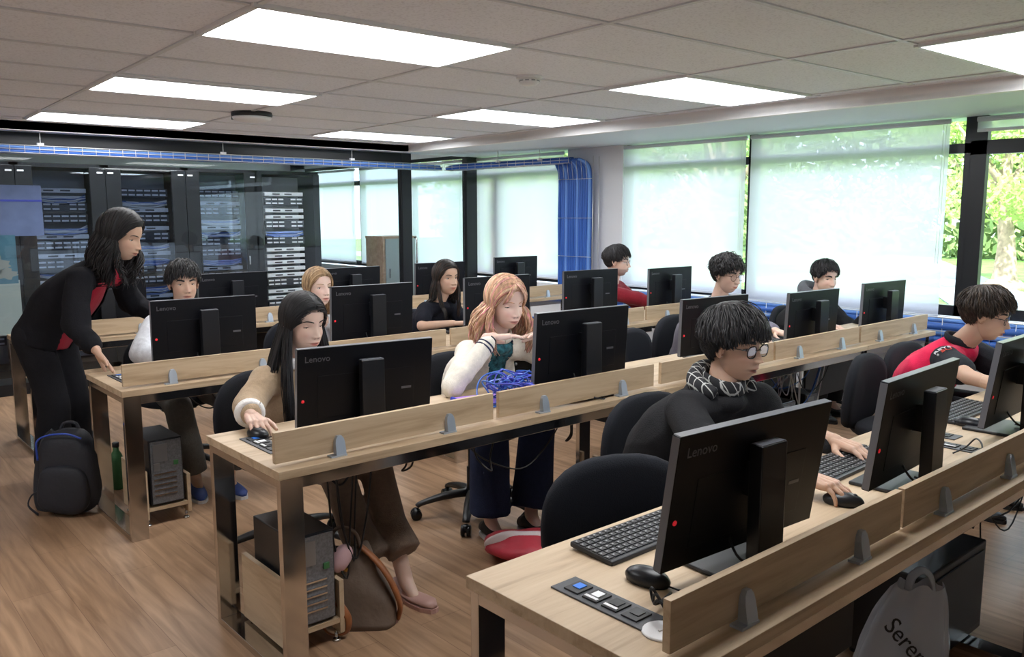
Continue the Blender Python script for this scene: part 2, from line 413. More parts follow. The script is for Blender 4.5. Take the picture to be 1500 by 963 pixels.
# LED panels
def light_panel(x, y, label):
    c = cw(x+.605, y+.3025, CZ)
    r = empty('ceiling_light', c, CA); tag(r, label, 'ceiling light', 'recessed square-edged light panels in the ceiling')
    f = MB(); a, w = .625, .317
    f.box((0, w, -.006), (2*a+.03, .022, .022)); f.box((0, -w, -.006), (2*a+.03, .022, .022)); f.box((a, 0, -.006), (.022, 2*w, .022)); f.box((-a, 0, -.006), (.022, 2*w, .022))
    f.build('light_frame', M['white'], r)
    d = MB(); d.box((0, 0, -.008), (1.21, .605, .006)); d.build('diffuser', M['panel'], r)
light_panel(1.335, 3.137, 'large bright ceiling panel nearest the camera, top centre')
light_panel(1.335, 5.15, 'bright ceiling panel beyond the nearest one, in the same left-hand line')
light_panel(1.335, 7.22, 'farthest bright panel of the left line, above the standing woman and racks')
light_panel(3.86, 3.16, 'bright ceiling panel right of the small square-bodied smoke detector')
light_panel(3.83, 5.03, 'bright ceiling panel behind the smoke detector, in front of the corner soffit')
light_panel(3.78, 7.10, 'farthest bright panel of the middle line, near the glass door')
light_panel(4.03, 1.309, 'bright ceiling panel at the right edge of the picture')
light_panel(-1.2, 3.14, 'added unseen ceiling panel that brightens the floor at left')  # extra panel out of view, added to light the lower left floor
light_panel(1.335, 1.25, 'bright ceiling panel behind and above the camera')
# detectors
c = atc = V((3.306, 3.65, CZ))
r = empty('smoke_detector', c); tag(r, 'white smoke detector with slotted side on ceiling tile between the panels', 'smoke detector')
b = MB(); b.lathe([(.075, 0), (.075, -.012), (.066, -.014), (.06, -.018)], n=28); b.build('base_ring', M['white'], r)
b = MB(); b.lathe([(.058, -.018), (.056, -.040), (.04, -.05), (.005, -.052)], n=28); b.build('sensor_head', M['white'], r)
b = MB()
for k in range(10): a = k*PI/5; b.box((.057*math.cos(a), .057*math.sin(a), -.028), (.004, .022, .006), rot=RZ(a))
b.build('vent_slot', M['steel'], r)
r = empty('smoke_detector', (2.82, 6.3, CZ)); tag(r, 'dark round ceiling speaker-like detector with pale cap near the racks', 'smoke detector')
b = MB(); b.lathe([(.15, 0), (.155, -.02), (.15, -.035), (.13, -.04)], n=32); b.build('base_ring', M['blackplastic'], r)
b = MB(); b.lathe([(.148, -.036), (.14, -.055), (.09, -.068), (.01, -.072)], n=32); b.build('cover_cap', M['white'], r)
b = MB(); b.box((-.10, .08, -.03), (.05, .03, .05)); b.build('bracket', M['blackplastic'], r)

# ---------------- glass partition of the server room
GT = 2.17
r = empty('glass_partition', (0, YG, 0)); tag(r, 'black framed glass wall in front of the server racks', 'glass wall')
b = MB(); b.box((1.55, 0, 2.20), (7.9, .07, .12)); b.build('header_rail', M['blackmetal'], r)
b = MB(); b.box((1.55, 0, .05), (7.9, .06, .10)); b.build('base_rail', M['blackmetal'], r)
for x in (-1.6, -.2, 4.52): 
    b = MB(); b.box((x, 0, 1.15), (.045, .05, 2.1)); 
    if x < 4: b.build('mullion', M['blackmetal'], r)
b = MB(); b.box((5.52, 0, 1.15), (.13, .09, 2.3)); b.build('door_post', M['blackmetal'], r)
b = MB(); b.box((6.48, 0, 1.15), (.16, .09, 2.3)); b.build('corner_post', M['blackmetal'], r)
for (x0, x1) in ((-2.2, -1.6), (-1.6, -.2), (-.2, 5.46)):
    b = MB(); b.box(((x0+x1)/2, 0, 1.12), (x1-x0-.01, .010, 2.04)); b.build('glass_pane', M['glass'], r)
d = empty('glass_door', (5.62, YG, .02)); tag(d, 'frameless glass door with a steel handle between two black posts', 'door')
b = MB(); b.box((.39, 0, 1.06), (.76, .010, 2.08)); b.build('glass_leaf', M['glass'], d)
b = MB(); b.tube(smooth_path([(.02, -.005, 1.27), (.02, -.05, 1.25), (.02, -.05, .95), (.02, -.005, .93)], 4), .011, 8); b.build('handle', M['chrome'], d)
# blue, teal and grey-green boards on a stand at far left
r = empty('colour_boards', (1.22, 8.75, 0)); tag(r, 'blue and teal panel standing behind the glass at far left', 'map')
b = MB(); b.box((0, 0, 1.60), (1.24, .03, .46)); b.box((0, -.018, 1.69), (1.24, .006, .018), 1); b.build('board', [mat('lavender_blue_board', (.15, .19, .36), .4, noise_amt=.15, noise_scale=7), M['navyc']], r)
b = MB(); b.box((-.12, -.003, 1.16), (1.0, .03, .44)); b.build('lower_board', mat('teal_board', (.06, .17, .24), .4, noise_amt=.3, noise_scale=4), r)
b = MB()
for (cx, cz, rx, rz) in ((.18, 1.12, .13, .08), (.0, 1.20, .1, .06), (.28, 1.03, .09, .05)):
    n = 18; poly = [(cx+rx*math.cos(2*PI*k/n)*(1+.25*math.sin(k*2.3)), cz+rz*math.sin(2*PI*k/n)*(1+.25*math.cos(k*1.7))) for k in range(n)]
    vs = [(x, -.021, z) for x, z in poly]+[(x, -.015, z) for x, z in poly]
    b.add(vs, [tuple(range(n)), tuple(range(2*n-1, n-1, -1))]+[(i, n+i, n+(i+1) % n, (i+1) % n) for i in range(n)])
b.build('blotch_shape', mat('blotch_grey', (.26, .28, .26), .5), r)
b = MB(); b.box((-.1, 0, .72), (.98, .03, .50)); b.build('grey_board', M['cabwhite'], r)
b = MB(); b.box((-.55, .05, .92), (.04, .04, 1.82)); b.box((.35, .05, .92), (.04, .04, 1.82)); b.box((-.1, .05, .02), (1.0, .3, .03)); b.build('stand', M['blackmetal'], r)

# ---------------- server racks
RY = 9.15
def make_rack(seed, openf=False, x=0):
    rnd = random.Random(seed)
    r = empty('server_rack', (x, RY, 0))
    b = MB(); W_, D_, H_ = .80, .95, 2.06
    b.box((-W_/2+.02, D_/2, H_/2), (.04, D_, H_)); b.box((W_/2-.02, D_/2, H_/2), (.04, D_, H_)); b.box((0, D_/2, H_-.02), (W_, D_, .04)); b.box((0, D_/2, .04), (W_, D_, .08)); b.box((0, D_-.01, H_/2), (W_, .02, H_))
    b.build('frame', M['blackmetal'], r)
    if not openf:
        for s in (-1, 1):
            d = MB(); d.box((s*.325, -.012, 1.04), (.145, .02, 1.98), bev=.003); dd = d.build('side_panel', M['blackmetal'], r)
            q = MB(); q.box((s*.35, -.024, 1.98), (.055, .004, .016)); q.build('name_tag', M['white'], dd)
        g = MB(); g.box((0, -.012, 1.04), (.50, .006, 1.94)); dr = g.build('door_glass', M['rackglass'], r)
        q = MB(); q.box((.275, -.03, 1.05), (.018, .025, .10), bev=.004); q.build('door_handle', M['chrome'], dr)
    else:
        for s in (-1, 1):
            d = MB(); d.box((s*.36, -.012, 1.04), (.08, .02, 1.98)); d.build('side_panel', M['blackmetal'], r)
    b = MB(); b.box((0, .30, 1.05), (.56, .01, 1.9)); b.build('back_panel', M['ledgrey'], r)
    y0 = .09; z = 1.80; k = 0
    while z > .28:
        kind = ['plate', 'panel', 'cables', 'plate', 'cables', 'panel', 'ports', 'cables', 'plate', 'ports'][(k+seed*3) % 10]
        if openf: kind = ['plate', 'panel', 'plate', 'plate', 'panel', 'cables', 'panel', 'plate', 'plate', 'plate', 'plate'][k % 11]
        if kind == 'plate':
            q = MB(); q.box((0, y0+.02, z), (.482, .04, .043), bev=.003)
            q.box((-.1, y0-.002, z), (.09, .004, .014), 1); q.box((.05, y0-.002, z), (.09, .004, .014), 1)
            q.build('patch_plate', [M['plate'], M['platedark']], r); z -= .075
        elif kind in ('panel', 'ports'):
            q = MB(); q.box((0, y0+.02, z-.01), (.482, .04, .085), bev=.003)
            for row in range(2):
                for c in range(6):
                    if c == 3 and kind == 'panel': continue
                    q.box((-.20+c*.078, y0-.002, z+.014-row*.045), (.062, .004, .017), 1)
            q.build('patch_panel', [M['platedark'], M['plate']], r); z -= .115
        else:
            q = MB()
            for c in range(8):
                zz = z+rnd.uniform(-.02, .02); sag = rnd.uniform(.0, .03)
                q.tube(smooth_path([(-.235, y0+.02, zz), (-.12, y0-.02, zz-sag), (0, y0-.03, zz-sag*rnd.uniform(.5, 1.4)), (.12, y0-.02, zz-sag), (.235, y0+.02, zz+rnd.uniform(-.02, .02))], 3), .0075, 5, mat=rnd.choice([0, 1, 1, 2, 2]))
            q.build('cable_bundle', [M['blue'], M['paleblue'], M['plate']], r); z -= .075
        k += 1
    return r
rk = [(.91, 'leftmost dark server rack, partly behind the blue and teal panel'), (1.71, 'server rack with a tall glass door directly behind the standing woman'), (2.51, 'server rack right of the standing woman, stacked with blue cabling'), (3.31, 'server rack with many port rows, left of the open rack'), (4.09, 'open server rack with white plates beside the far window')]
for i, (x0, lab) in enumerate(rk):
    r = make_rack(i, i == 4, x0+.40); tag(r, lab, 'server rack', 'server racks behind the glass wall')
# server room ceiling lamp (long strip)
r = empty('ceiling_light', (5.2, 9.6, 2.585)); tag(r, 'long bright tube light inside the server room above the racks', 'ceiling light')
b = MB(); b.box((0, 0, 0), (1.3, .18, .03), bev=.004); b.build('light_housing', M['white'], r)
b = MB(); b.box((0, 0, -.018), (1.25, .14, .008)); b.build('diffuser', M['panel'], r)
r = empty('ceiling_light', (2.9, 8.72, 2.585)); tag(r, 'bright tube light over the aisle directly in front of the racks', 'ceiling light')
b = MB(); b.box((0, 0, 0), (2.6, .18, .03), bev=.004); b.build('light_housing', M['white'], r)
b = MB(); b.box((0, 0, -.018), (2.5, .14, .008)); b.build('diffuser', M['tube'], r)
# cabinet behind the glass door
r = empty('storage_cabinet', (6.12, 9.3, 0)); tag(r, 'low wooden cabinet with a pale front panel seen behind the glass door', 'cabinet')
b = MB(); b.box((-.24, .2, .64), (.03, .42, 1.26)); b.box((0, .2, 1.265), (.52, .44, .03)); b.box((.0, .41, .62), (.50, .02, 1.2)); b.box((0, .2, .04), (.5, .4, .04)); b.box((0, .2, .64), (.48, .4, .02)); b.build('body', M['woodedge'], r)
b = MB(); b.box((.01, -.012, .64), (.46, .02, 1.22), bev=.002); d = b.build('door', M['cabwhite'], r)
b = MB(); b.box((-.17, -.03, .8), (.012, .02, .12)); b.build('door_handle', M['chrome'], d)

# ---------------- wire cable trays
def tray(path, w, h, name_label, cables, step=.11, vertical=False):
    """path: list of points along a straight or bent run; w across (unit vector*width)"""
    r = empty('cable_tray', path[0]); tag(r, name_label, 'cable tray')
    o = V(path[0]); b = MB(); wv, hv = V(w), V(h)
    for a, c in zip(path[:-1], path[1:]):
        a, c = V(a)-o, V(c)-o; L_ = (c-a).length; n = max(2, int(L_/step))
        for off in (V((0, 0, 0)), hv, wv, wv+hv, wv*.5, hv*.5): b.cyl(a+off, c+off, .0035, n=5)
        for k in range(n+1):
            p = a.lerp(c, k/n); b.cyl(p+hv, p, .003, n=4); b.cyl(p, p+wv, .003, n=4); b.cyl(p+wv, p+wv+hv, .003, n=4)
    b.build('wire_basket', M['wire'], r)
    for (off, rad, mi) in cables:
        q = MB(); off = V(off)
        pts = []
        for a, c in zip(path[:-1], path[1:]):
            a, c = V(a)-o, V(c)-o; n = 8
            for k in range(n): pts.append(a.lerp(c, k/n)+off+V((0, 0, random.uniform(-.006, .006))))
        pts.append(V(path[-1])-o+off)
        q.tube(smooth_path(pts, 2), rad, 7); q.build('cable_bundle', M[mi], r)
    return r
tray([(-1.5, 8.02, 2.075), (5.9, 8.02, 2.075)], (0, .16, 0), (0, 0, .062), 'wire tray with blue cables hung along the top of the glass wall',
     [((0, .03, .018), .02, 'blue'), ((0, .07, .02), .022, 'blue2'), ((0, .12, .02), .022, 'blue'), ((0, .05, .045), .014, 'blue2')])
tray([(5.95, 8.05, 2.075), (6.36, 6.40, 2.10)], (.16, .04, 0), (0, 0, .062), 'wire tray of blue cables running from the glass corner to the cable drop',
     [((.03, 0, .022), .022, 'blue'), ((.08, 0, .025), .024, 'blue'), ((.13, 0, .022), .022, 'blue2'), ((.07, 0, .05), .016, 'blue')])
for (x, y, lb) in ((1.72, 8.06, 'near the left end of the tray'), (3.30, 8.06, 'above the rack with many ports'), (4.72, 8.06, 'above the open rack'), (6.14, 7.3, 'over the corner window'), (6.27, 6.75, 'next to the cable drop')):
    r = empty('tray_hanger', (x, y, 2.14)); tag(r, 'thin metal rod holding the cable tray '+lb, 'hanger', 'rods holding the high cable tray')
    b = MB(); b.cyl((0, 0, 0), (0, 0, .115), .004, n=6); b.build('rod', M['wire'], r)
    b = MB(); b.box((0, 0, .01), (.05, .03, .025)); b.build('clamp', M['white'], r)
# vertical drop of blue cables
r = empty('cable_drop', (6.42, 6.15, 0)); tag(r, 'thick curtain of blue network cables falling beside the white column', 'cables')
b = MB()
for k in range(14):
    y = .02+k*.034
    for j in range(2):
        rr = .017; yy = y+j*.012; xx = .02+j*.03
        b.tube(smooth_path([(-.02+j*.02, yy+.12-.008*k, 2.135-j*.02), (xx-.02, yy+.03, 2.09), (xx, yy, 1.96), (xx+random.uniform(-.006, .006), yy+random.uniform(-.01, .01), 1.5), (xx, yy+random.uniform(-.006, .006), 1.1), (xx, yy, .62)], 5), rr, 7, mat=1 if (k*7+j) % 5 == 0 else 0)
b.build('cable_bundle', [M['blue'], M['blue2']], r)
b = MB()
for k in range(7): b.cyl((-.006, .03+k*.068, 1.93), (-.03, .03+k*.068, 2.12), .003, n=5)
for k in range(4): b.cyl((-.008, -.06, .70+k*.41), (-.008, .48, .70+k*.41), .0025, n=4)
for k in range(2): b.cyl((-.008+.09*k, -.06, .6), (-.008+.09*k, -.06, 2.16), .004, n=5)
b.build('wire_ladder', M['wire'], r)
# low tray along the window wall
tray([(6.38, 6.10, .60), (6.38, .4, .60)], (.12, 0, 0), (0, 0, .20), 'wire ladder with thick blue cable bundles along the low wall under the windows',
     [((.02, 0, .03), .026, 'blue'), ((.02, 0, .085), .024, 'blue2'), ((.02, 0, .135), .028, 'blue'), ((.06, 0, .175), .020, 'blue2'), ((.07, 0, .06), .026, 'blue')], step=.16)
for k in range(4):
    r = empty('tray_bracket', (6.44, 5.6-1.5*k, 0)); tag(r, 'upright steel bracket carrying the low cable ladder under the windows', 'bracket', 'brackets of the low cable ladder')
    b = MB(); b.box((0, 0, .3), (.03, .03, .6)); b.box((0, 0, .005), (.08, .08, .01)); b.build('upright', M['wire'], r)

# ---------------- outside
b = MB(); b.box((45, 5, -.55), (76, 120, .1)); struct(b.build('ground', M['grass']))
b = MB()
for (y0, y1, x0, x1) in ((-40, 60, 13, 16.5), (-40, 60, 22, 24.5)): b.box(((x0+x1)/2, (y0+y1)/2, -.49), (x1-x0, y1-y0, .03))
for k in range(3): b.box((30, -10+k*22, -.48), (34, 2.2, .03), rot=RZ(.5))
struct(b.build('trim_5', M['path']))
def tree(x, y, s, seed, label, lm):
    rnd = random.Random(seed); r = empty('tree', (x, y, -.5)); tag(r, label, 'tree', 'trees in the garden outside the windows')
    b = MB(); b.tube(smooth_path([(0, 0, 0), (.1*s, .05*s, 1.2*s), (-.1*s, .15*s, 2.6*s), (.15*s, 0, 4.2*s)], 4), [.34*s, .2*s, .17*s, .08*s], 10)
    b.ell((0, 0, .05), (.5*s, .5*s, .25*s))
    for k in range(6):
        a = rnd.uniform(0, 2*PI); z0 = rnd.uniform(1.6, 3)*s
        b.tube(smooth_path([(0, 0, z0), (math.cos(a)*.7*s, math.sin(a)*.7*s, z0+.7*s), (math.cos(a)*1.6*s, math.sin(a)*1.6*s, z0+1.7*s)], 3), [.11*s, .07*s, .03*s], 7)
    b.build('trunk', M['bark'], r)
    vs = []; fs = []
    cl = [(rnd.gauss(0, 1.1)*s, rnd.gauss(0, 1.3)*s, rnd.uniform(1.5, 5.4)*s, rnd.uniform(.55, 1.1)*s) for _ in range(24)]
    for (cx, cy, cz, cr) in cl:
        for _ in range(230):
            d = V((rnd.gauss(0, 1), rnd.gauss(0, 1), rnd.gauss(0, 1))).normalized()*cr*rnd.uniform(.5, 1.05)
            p = V((cx, cy, cz)) + V((d.x, d.y, d.z*.7)); u = V((rnd.gauss(0, 1), rnd.gauss(0, 1), rnd.gauss(0, 1))).normalized()*.11*s*.6; w = u.orthogonal().normalized()*.06*s
            o = len(vs); vs += [p-u, p+w, p+u, p-w]; fs.append((o, o+1, o+2, o+3))
    q = MB(); q.add(vs, fs); q.build('foliage', lm, r)
TR_ = [(17.2, 3.6, .95, 'leaf'), (15, 10.5, .95, 'leaf2'), (15.5, 18.5, 1.0, 'leaf'), (26, -1.5, 1.05, 'leaf2'), (25.5, 8.5, 1.1, 'leaf'), (26, 18.5, 1.1, 'leaf'), (26, 28, 1.1, 'leaf2')]
for i, (x, y, s, lm) in enumerate(TR_):
    tree(x, y, s, 40+i, 'leafy sunlit tree outside, seen clearly through the uncovered window with its thick trunk' if i == 0 else 'leafy garden tree seen dimly through the blinds', M[lm])
r = empty('hedge', (42, 6, -.5)); tag(r, 'continuous mass of green bushes closing off the garden', 'hedge', kind='stuff')
rnd = random.Random(3); vs = []; fs = []
for _ in range(26000):
    y = rnd.uniform(-34, 50); z = rnd.uniform(0, 7.5+1.2*math.sin(y*.7)); x = rnd.gauss(0, .8)
    p = V((x, y, z)); u = V((rnd.gauss(0, 1), rnd.gauss(0, 1), rnd.gauss(0, 1))).normalized()*.34; w = u.orthogonal().normalized()*.22
    o = len(vs); vs += [p-u, p+w, p+u, p-w]; fs.append((o, o+1, o+2, o+3))
q = MB(); q.add(vs, fs); q.build('foliage', M['leaf2'], r)
# ------------------------------------------------------------------ desks
DZ = .74
def make_desk(x0, x1, yf, yb, label, legs=(True, True)):
    r = empty('desk', (x0, yf, 0)); W_ = x1-x0; D_ = yb-yf
    tag(r, label, 'desk', 'long oak topped computer desks')
    b = MB(); b.box((W_/2, D_/2, DZ-.0145), (W_-.003, D_, .029), bev=.0015); b.build('desktop', M['wood'], r)
    b = MB(); b.box((W_/2, .035, DZ-.052), (W_-.09, .03, .045), bev=.002); b.build('rail', M['chrome'], r)
    b = MB(); b.box((W_/2, D_-.06, DZ-.052), (W_-.09, .03, .045), bev=.002); b.build('rail', M['chrome'], r)
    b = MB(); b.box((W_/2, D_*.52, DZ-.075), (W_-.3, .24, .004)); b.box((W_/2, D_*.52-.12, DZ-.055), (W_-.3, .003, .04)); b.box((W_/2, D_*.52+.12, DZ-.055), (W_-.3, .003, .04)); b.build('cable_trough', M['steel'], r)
    for k, on in enumerate(legs):
        if not on: continue
        cx = .048 if k == 0 else W_-.048; w = .08; t = .028
        b = MB()
        yy0, yy1 = t/2+.008, D_-t/2-.008
        b.box((cx, yy0, (DZ-.03)/2), (w, t, DZ-.031), bev=.0015); b.box((cx, yy1, (DZ-.03)/2), (w, t, DZ-.031), bev=.0015)
        b.box((cx, D_/2, t/2), (w, D_-2*t-.016, t), bev=.0015); b.box((cx, D_/2, DZ-.031-t/2), (w, D_-2*t-.016, t), bev=.0015)
        b.build('leg', M['chrome'], r)
    return r
ROWS = {1: (.842, 1.432), 2: (2.43, 3.035), 3: (4.065, 4.665), 4: (5.99, 6.60)}
desks = [(1, 1.103, 3.06, 'near end of front row, bare corner with a grey power strip'), (1, 3.06, 5.05, 'front row, second desk, running out of the picture at right'), (1, 5.05, 6.1, 'front row, last short desk by the window'),
 (2, 1.125, 3.07, 'second row, left, with two women and a blue cable tangle'), (2, 3.07, 5.06, 'second row, middle desk behind the young man in the black sweatshirt'), (2, 5.06, 6.06, 'second row, right end desk near the blue low tray'),
 (3, 1.125, 3.07, 'third row, left desk where the standing woman rests a hand'), (3, 3.07, 5.02, 'third row, middle desk behind the pink haired woman'), (3, 5.02, 5.95, 'third row, right end desk with the man in the dark red sweater'),
 (4, 1.11, 3.05, 'back row, left desk in front of the racks'), (4, 3.05, 5.0, 'back row, middle desk below the glass wall'), (4, 5.0, 5.98, 'back row, right desk near the corner window')]
for (rw, x0, x1, lb) in desks:
    make_desk(x0, x1, ROWS[rw][0], ROWS[rw][1], 'oak topped desk, '+lb, (True, x1 > 5.5))
# low board dividers on the desk edges
pc = [0]
def divider(rw, x0, x1, label):
    yf = ROWS[rw][0]+.062; W_ = x1-x0
    r = empty('desk_divider', (x0, yf, DZ)); tag(r, label, 'divider', 'low oak dividers along the desks')
    b = MB(); b.box((W_/2, 0, .064), (W_, .018, .104), bev=.001); b.build('board', M['wood'], r)
    for f in (.25, .76):
        q = MB(); cx = W_*f
        prof = [(-.030, 0), (.030, 0), (.030, .025), (.029, .045), (.024, .060), (.012, .070), (-.012, .070), (-.024, .060), (-.029, .045), (-.030, .025)]
        n = len(prof); vs = [(cx+x*.62, -.034+.012*(z/.066), z) for x, z in prof]+[(cx+x*.62, -.0095, z) for x, z in prof]
        q.add(vs, [tuple(range(n)), tuple(range(2*n-1, n-1, -1))]+[(i, n+i, n+(i+1) % n, (i+1) % n) for i in range(n)])
        q.box((cx-.01, -.02, .003), (.06, .03, .006))
        q.build('clamp', M['alu'], r)
    return r
divs = [(1, 1.16, 2.095, 'nearest one, at the front row corner beside the white cable hole'), (1, 2.11, 3.06, 'second one of the front row, under the middle front screen'), (1, 3.08, 4.04, 'front row, right edge of the picture'), (1, 4.06, 5.04, 'front row, beyond the right edge'),
 (2, 1.14, 2.06, 'in front of the black haired woman in beige'), (2, 2.09, 3.045, 'right of the blue cable tangle, in front of the pink haired woman'), (2, 3.10, 4.07, 'second row, right behind the young man with glasses'), (2, 4.09, 5.045, 'second row, in front of the hooded man'), (2, 5.07, 6.04, 'second row, at the far right end'),
 (3, 1.15, 2.06, 'in front of the man in the white hooded top'), (3, 2.09, 3.04, 'in front of the blonde woman'), (3, 3.08, 3.98, 'third row, in front of the woman in the black tee'), (3, 4.0, 4.92, 'third row, below the big screen left of the red sweater'), (3, 4.95, 5.9, 'third row, right end under the small screen'),
 (4, 1.13, 2.05, 'back row, left end beside the standing woman'), (4, 2.08, 3.0, 'back row, second from the left'), (4, 3.05, 3.97, 'back row, behind the blonde woman'), (4, 4.0, 4.95, 'back row, behind the woman in the black tee'), (4, 5.0, 5.95, 'back row, below the screen by the corner window')]
for (rw, x0, x1, lb) in divs: divider(rw, x0, x1, 'low oak divider, '+lb)

# ------------------------------------------------------------------ monitors
MW, MH = .555, .318
def make_monitor():
    r = empty('monitor', (0, 0, 0)); tag(r, 'black monitor', 'monitor', 'black desktop screens seen from behind')
    # local: x across, back of the screen faces -y, base at z=0, panel bottom at z=.05
    b = MB(); b.box((0, 0, MH/2), (MW, .026, MH), 0, bev=.003)
    b.box((0, -.0155, MH*.46), (MW*.80, .006, MH*.66), 0, bev=.0028)
    b.box((0, .0, MH+.0006), (MW-.002, .024, .0014), 1)
    return r
def monitor_geo(tilt, zb, yoff_col=-.075, logo=True):
    """parts of a screen whose panel bottom edge is zb above the desk"""
    Tm = Matrix.Translation((0, 0, zb)) @ Matrix.Rotation(tilt, 4, 'X')
    parts = []
    b = MB(); b.T = Tm; b.box((0, 0, MH/2), (MW, .022, MH), 0, bev=.0025); b.box((0, -.0110, MH*.40), (MW*.72, .0028, MH*.52), 0, bev=.001); b.box((0, 0, MH-.0010), (MW-.006, .0205, .0034), 1); b.box((-MW/2+.0010, 0, MH/2), (.0034, .0205, MH-.006), 1)
    parts.append(('panel_shell', b, [M['monback'], M['monreflect']], []))
    s = MB(); s.T = Tm; s.box((0, .0117, MH/2+.006), (MW-.02, .001, MH-.034), 0); parts.append(('screen', s, [M['screen']], []))
    vs, fs = LOGO; l = MB(); l.T = Tm @ Matrix.Translation((-MW/2+.028, -.0115, MH-.052)) @ Matrix.Rotation(PI/2, 4, 'X'); l.add(vs, fs); parts.append(('logo', l, [M['logo']], []))
    d = MB(); d.T = Tm; d.lathe([(.0065, 0), (.006, .0015)], c=(-MW/2+.022, -.0110, MH*.37), n=12, rot=Matrix.Rotation(PI/2, 3, 'X')); parts.append(('red_dot', d, [M['red']], []))
    g = MB(); g.T = Tm; g.box((MW*.30, -.0130, MH*.40), (.042, .001, .009), 0)
    parts.append(('rating_label', g, [M['logo'], M['blackgloss']], []))
    c = MB(); c.box((0, yoff_col, (zb+MH*.80)/2+.006), (.092, .036, zb+MH*.80), 0, bev=.003); c.box((0, yoff_col, zb+MH*.80+.0068), (.086, .030, .0016), 1); c.box((0, yoff_col/2-.008, zb+MH*.55), (.07, abs(yoff_col)-.035, .08), 0)
    parts.append(('stand_column', c, [M['blackgloss'], M['monreflect']], []))
    p = MB(); p.box((0, yoff_col+.085, .006), (.25, .21, .011), 0, bev=.004); parts.append(('stand_base', p, [M['blackplastic']], []))
    k = MB(); k.tube(smooth_path([(-.05, -.012, zb+.03), (-.055, -.05, zb-.01), (-.03, -.11, .02), (.02, -.14, .008), (.03, -.02, .02)], 5), .0035, 6); parts.append(('power_cable', k, [M['bcable']], []))
    return parts
LOGO = text_geo('Lenovo', .033, .0004)
def monitor(x, y, yaw, tilt, zb, label, **kw):
    r = empty('monitor', (x, y, DZ), yaw); tag(r, label, 'monitor', 'black desktop screens seen from behind')
    for (n, b, ms, _) in monitor_geo(tilt, zb-DZ, **kw): b.build(n, ms, r)
    return r
mons = [
 (1.640, 1.075, -.065, .15, .785, 'largest nearest black monitor in the front row, back towards us'),
 (2.506, 1.070, .050, .115, .784, 'second black monitor of the front row, right of the young man in black'),
 (3.453, 1.104, .022, .126, .792, 'third front row black monitor, cut by the right edge of the picture'),
 (4.45, 1.10, .02, .1, .79, 'front row black monitor beyond the picture edge'),
 (1.657, 2.782, -.137, .11, .752, 'black monitor in front of the black haired woman in beige'),
 (2.667, 2.600, -.052, .06, .820, 'tall black monitor in front of the pink haired woman, with a barcode label'),
 (3.95, 2.80, -.09, .03, .775, 'black monitor directly behind the young man in black, below the man with curly hair'),
 (4.784, 2.670, -.035, .046, .769, 'black monitor in front of the hooded man'),
 (5.766, 2.685, -.058, .024, .771, 'black monitor at the right end of the second row, against the blind'),
 (1.667, 4.425, -.042, .025, .800, 'black monitor in front of the man in the white hooded top'),
 (2.649, 4.336, -.032, .044, .823, 'black monitor in front of the blonde woman, with a small white sticker'),
 (3.637, 4.335, -.044, .0, .825, 'black monitor half hidden behind the pink haired woman'),
 (4.684, 4.461, -.08, .0, .815, 'black monitor left of the man in the dark red sweater'),
 (5.62, 4.433, -.013, .0, .796, 'small looking black monitor right of the man in the dark red sweater'),
 (1.66, 6.25, -.02, .03, .79, 'back row black monitor behind the standing woman'),
 (2.579, 6.231, .05, .03, .80, 'back row black monitor in front of the racks, right of the seated man in white'),
 (3.60, 6.211, .03, .03, .80, 'back row black monitor right behind the blonde woman'),
 (4.52, 6.208, -.005, .03, .807, 'back row black monitor left of the woman in the black tee'),
 (5.494, 6.267, -.024, .02, .825, 'back row black monitor against the corner window')]
for i, m_ in enumerate(mons):
    mm = monitor(*m_)
    if i in (5, 10):
        q = MB(); zb = m_[4]-DZ
        if i == 5: q.box((.17, -.015, zb+.085), (.036, .0012, .026), 0); [q.box((.157+.005*k, -.0158, zb+.087), (.0022, .0006, .014), 1) for k in range(6)]
        else: q.box((MW/2-.03, -.013, zb+MH*.76), (.05, .0012, .020), 0); q.box((MW/2-.03, -.0138, zb+MH*.76), (.034, .0006, .010), 1)
        q.build('sticker', [M['white'], M['navyc']], mm)

# ------------------------------------------------------------------ desk items
def power_strip(x, y, label, rz=0):
    r = empty('power_strip', (x, y, DZ), rz); tag(r, label, 'power strip', 'flush socket strips in the desktops')
    b = MB(); b.box((0, 0, .002), (.078, .26, .004), bev=.0015); b.build('cover_plate', M['steelgrey'], r)
    for k in range(4):
        q = MB(); y_ = .082-.055*k; q.box((0, y_, .0055), (.050, .042, .004), 0, bev=.001); q.box((.004, y_, .0082), (.024, .022, .002), 1)
        if k in (1, 2): q.box((-.017, y_, .0084), (.008, .036, .002), 2)
        q.build('socket', [M['key'], M['blueusb'] if k == 0 else (M['plate'] if k == 1 else M['blackgloss']), M['white']], r)
M['steelgrey'] = mat('dark_grey_strip_plate', (.055, .057, .065), .45)
for (x, y, lb) in ((1.245, 1.13, 'dark socket strip on the bare front corner with one blue socket'), (1.235, 2.77, 'dark socket strip beside the hand of the black haired woman'), (1.23, 4.40, 'dark socket strip by the standing woman\'s hand'), (3.05, 1.17, 'dark socket strip in the front row between second and third monitor'), (3.18, 1.30, 'dark socket strip farthest right in the front row')):
    power_strip(x, y, lb)
r = empty('cable_grommet', (1.236, .972, DZ)); tag(r, 'round white cable hole cover with black cables at the front corner', 'grommet')
b = MB(); b.lathe([(.042, .0), (.042, .003), (.038, .005), (.020, .005)], n=28); b.box((.008, .0, .0065), (.040, .004, .003), 0); b.build('cover_ring', M['white'], r)
b = MB()
for k in range(3): b.tube(smooth_path([(.012+.005*k, .0, .0), (.014+.006*k, .006*k, .03), (.012, .02+.01*k, .055+.01*k), (.05, .06, .02), (.14, .07+.01*k, .006)], 5), .003, 6)
b.build('cable', M['bcable'], r)
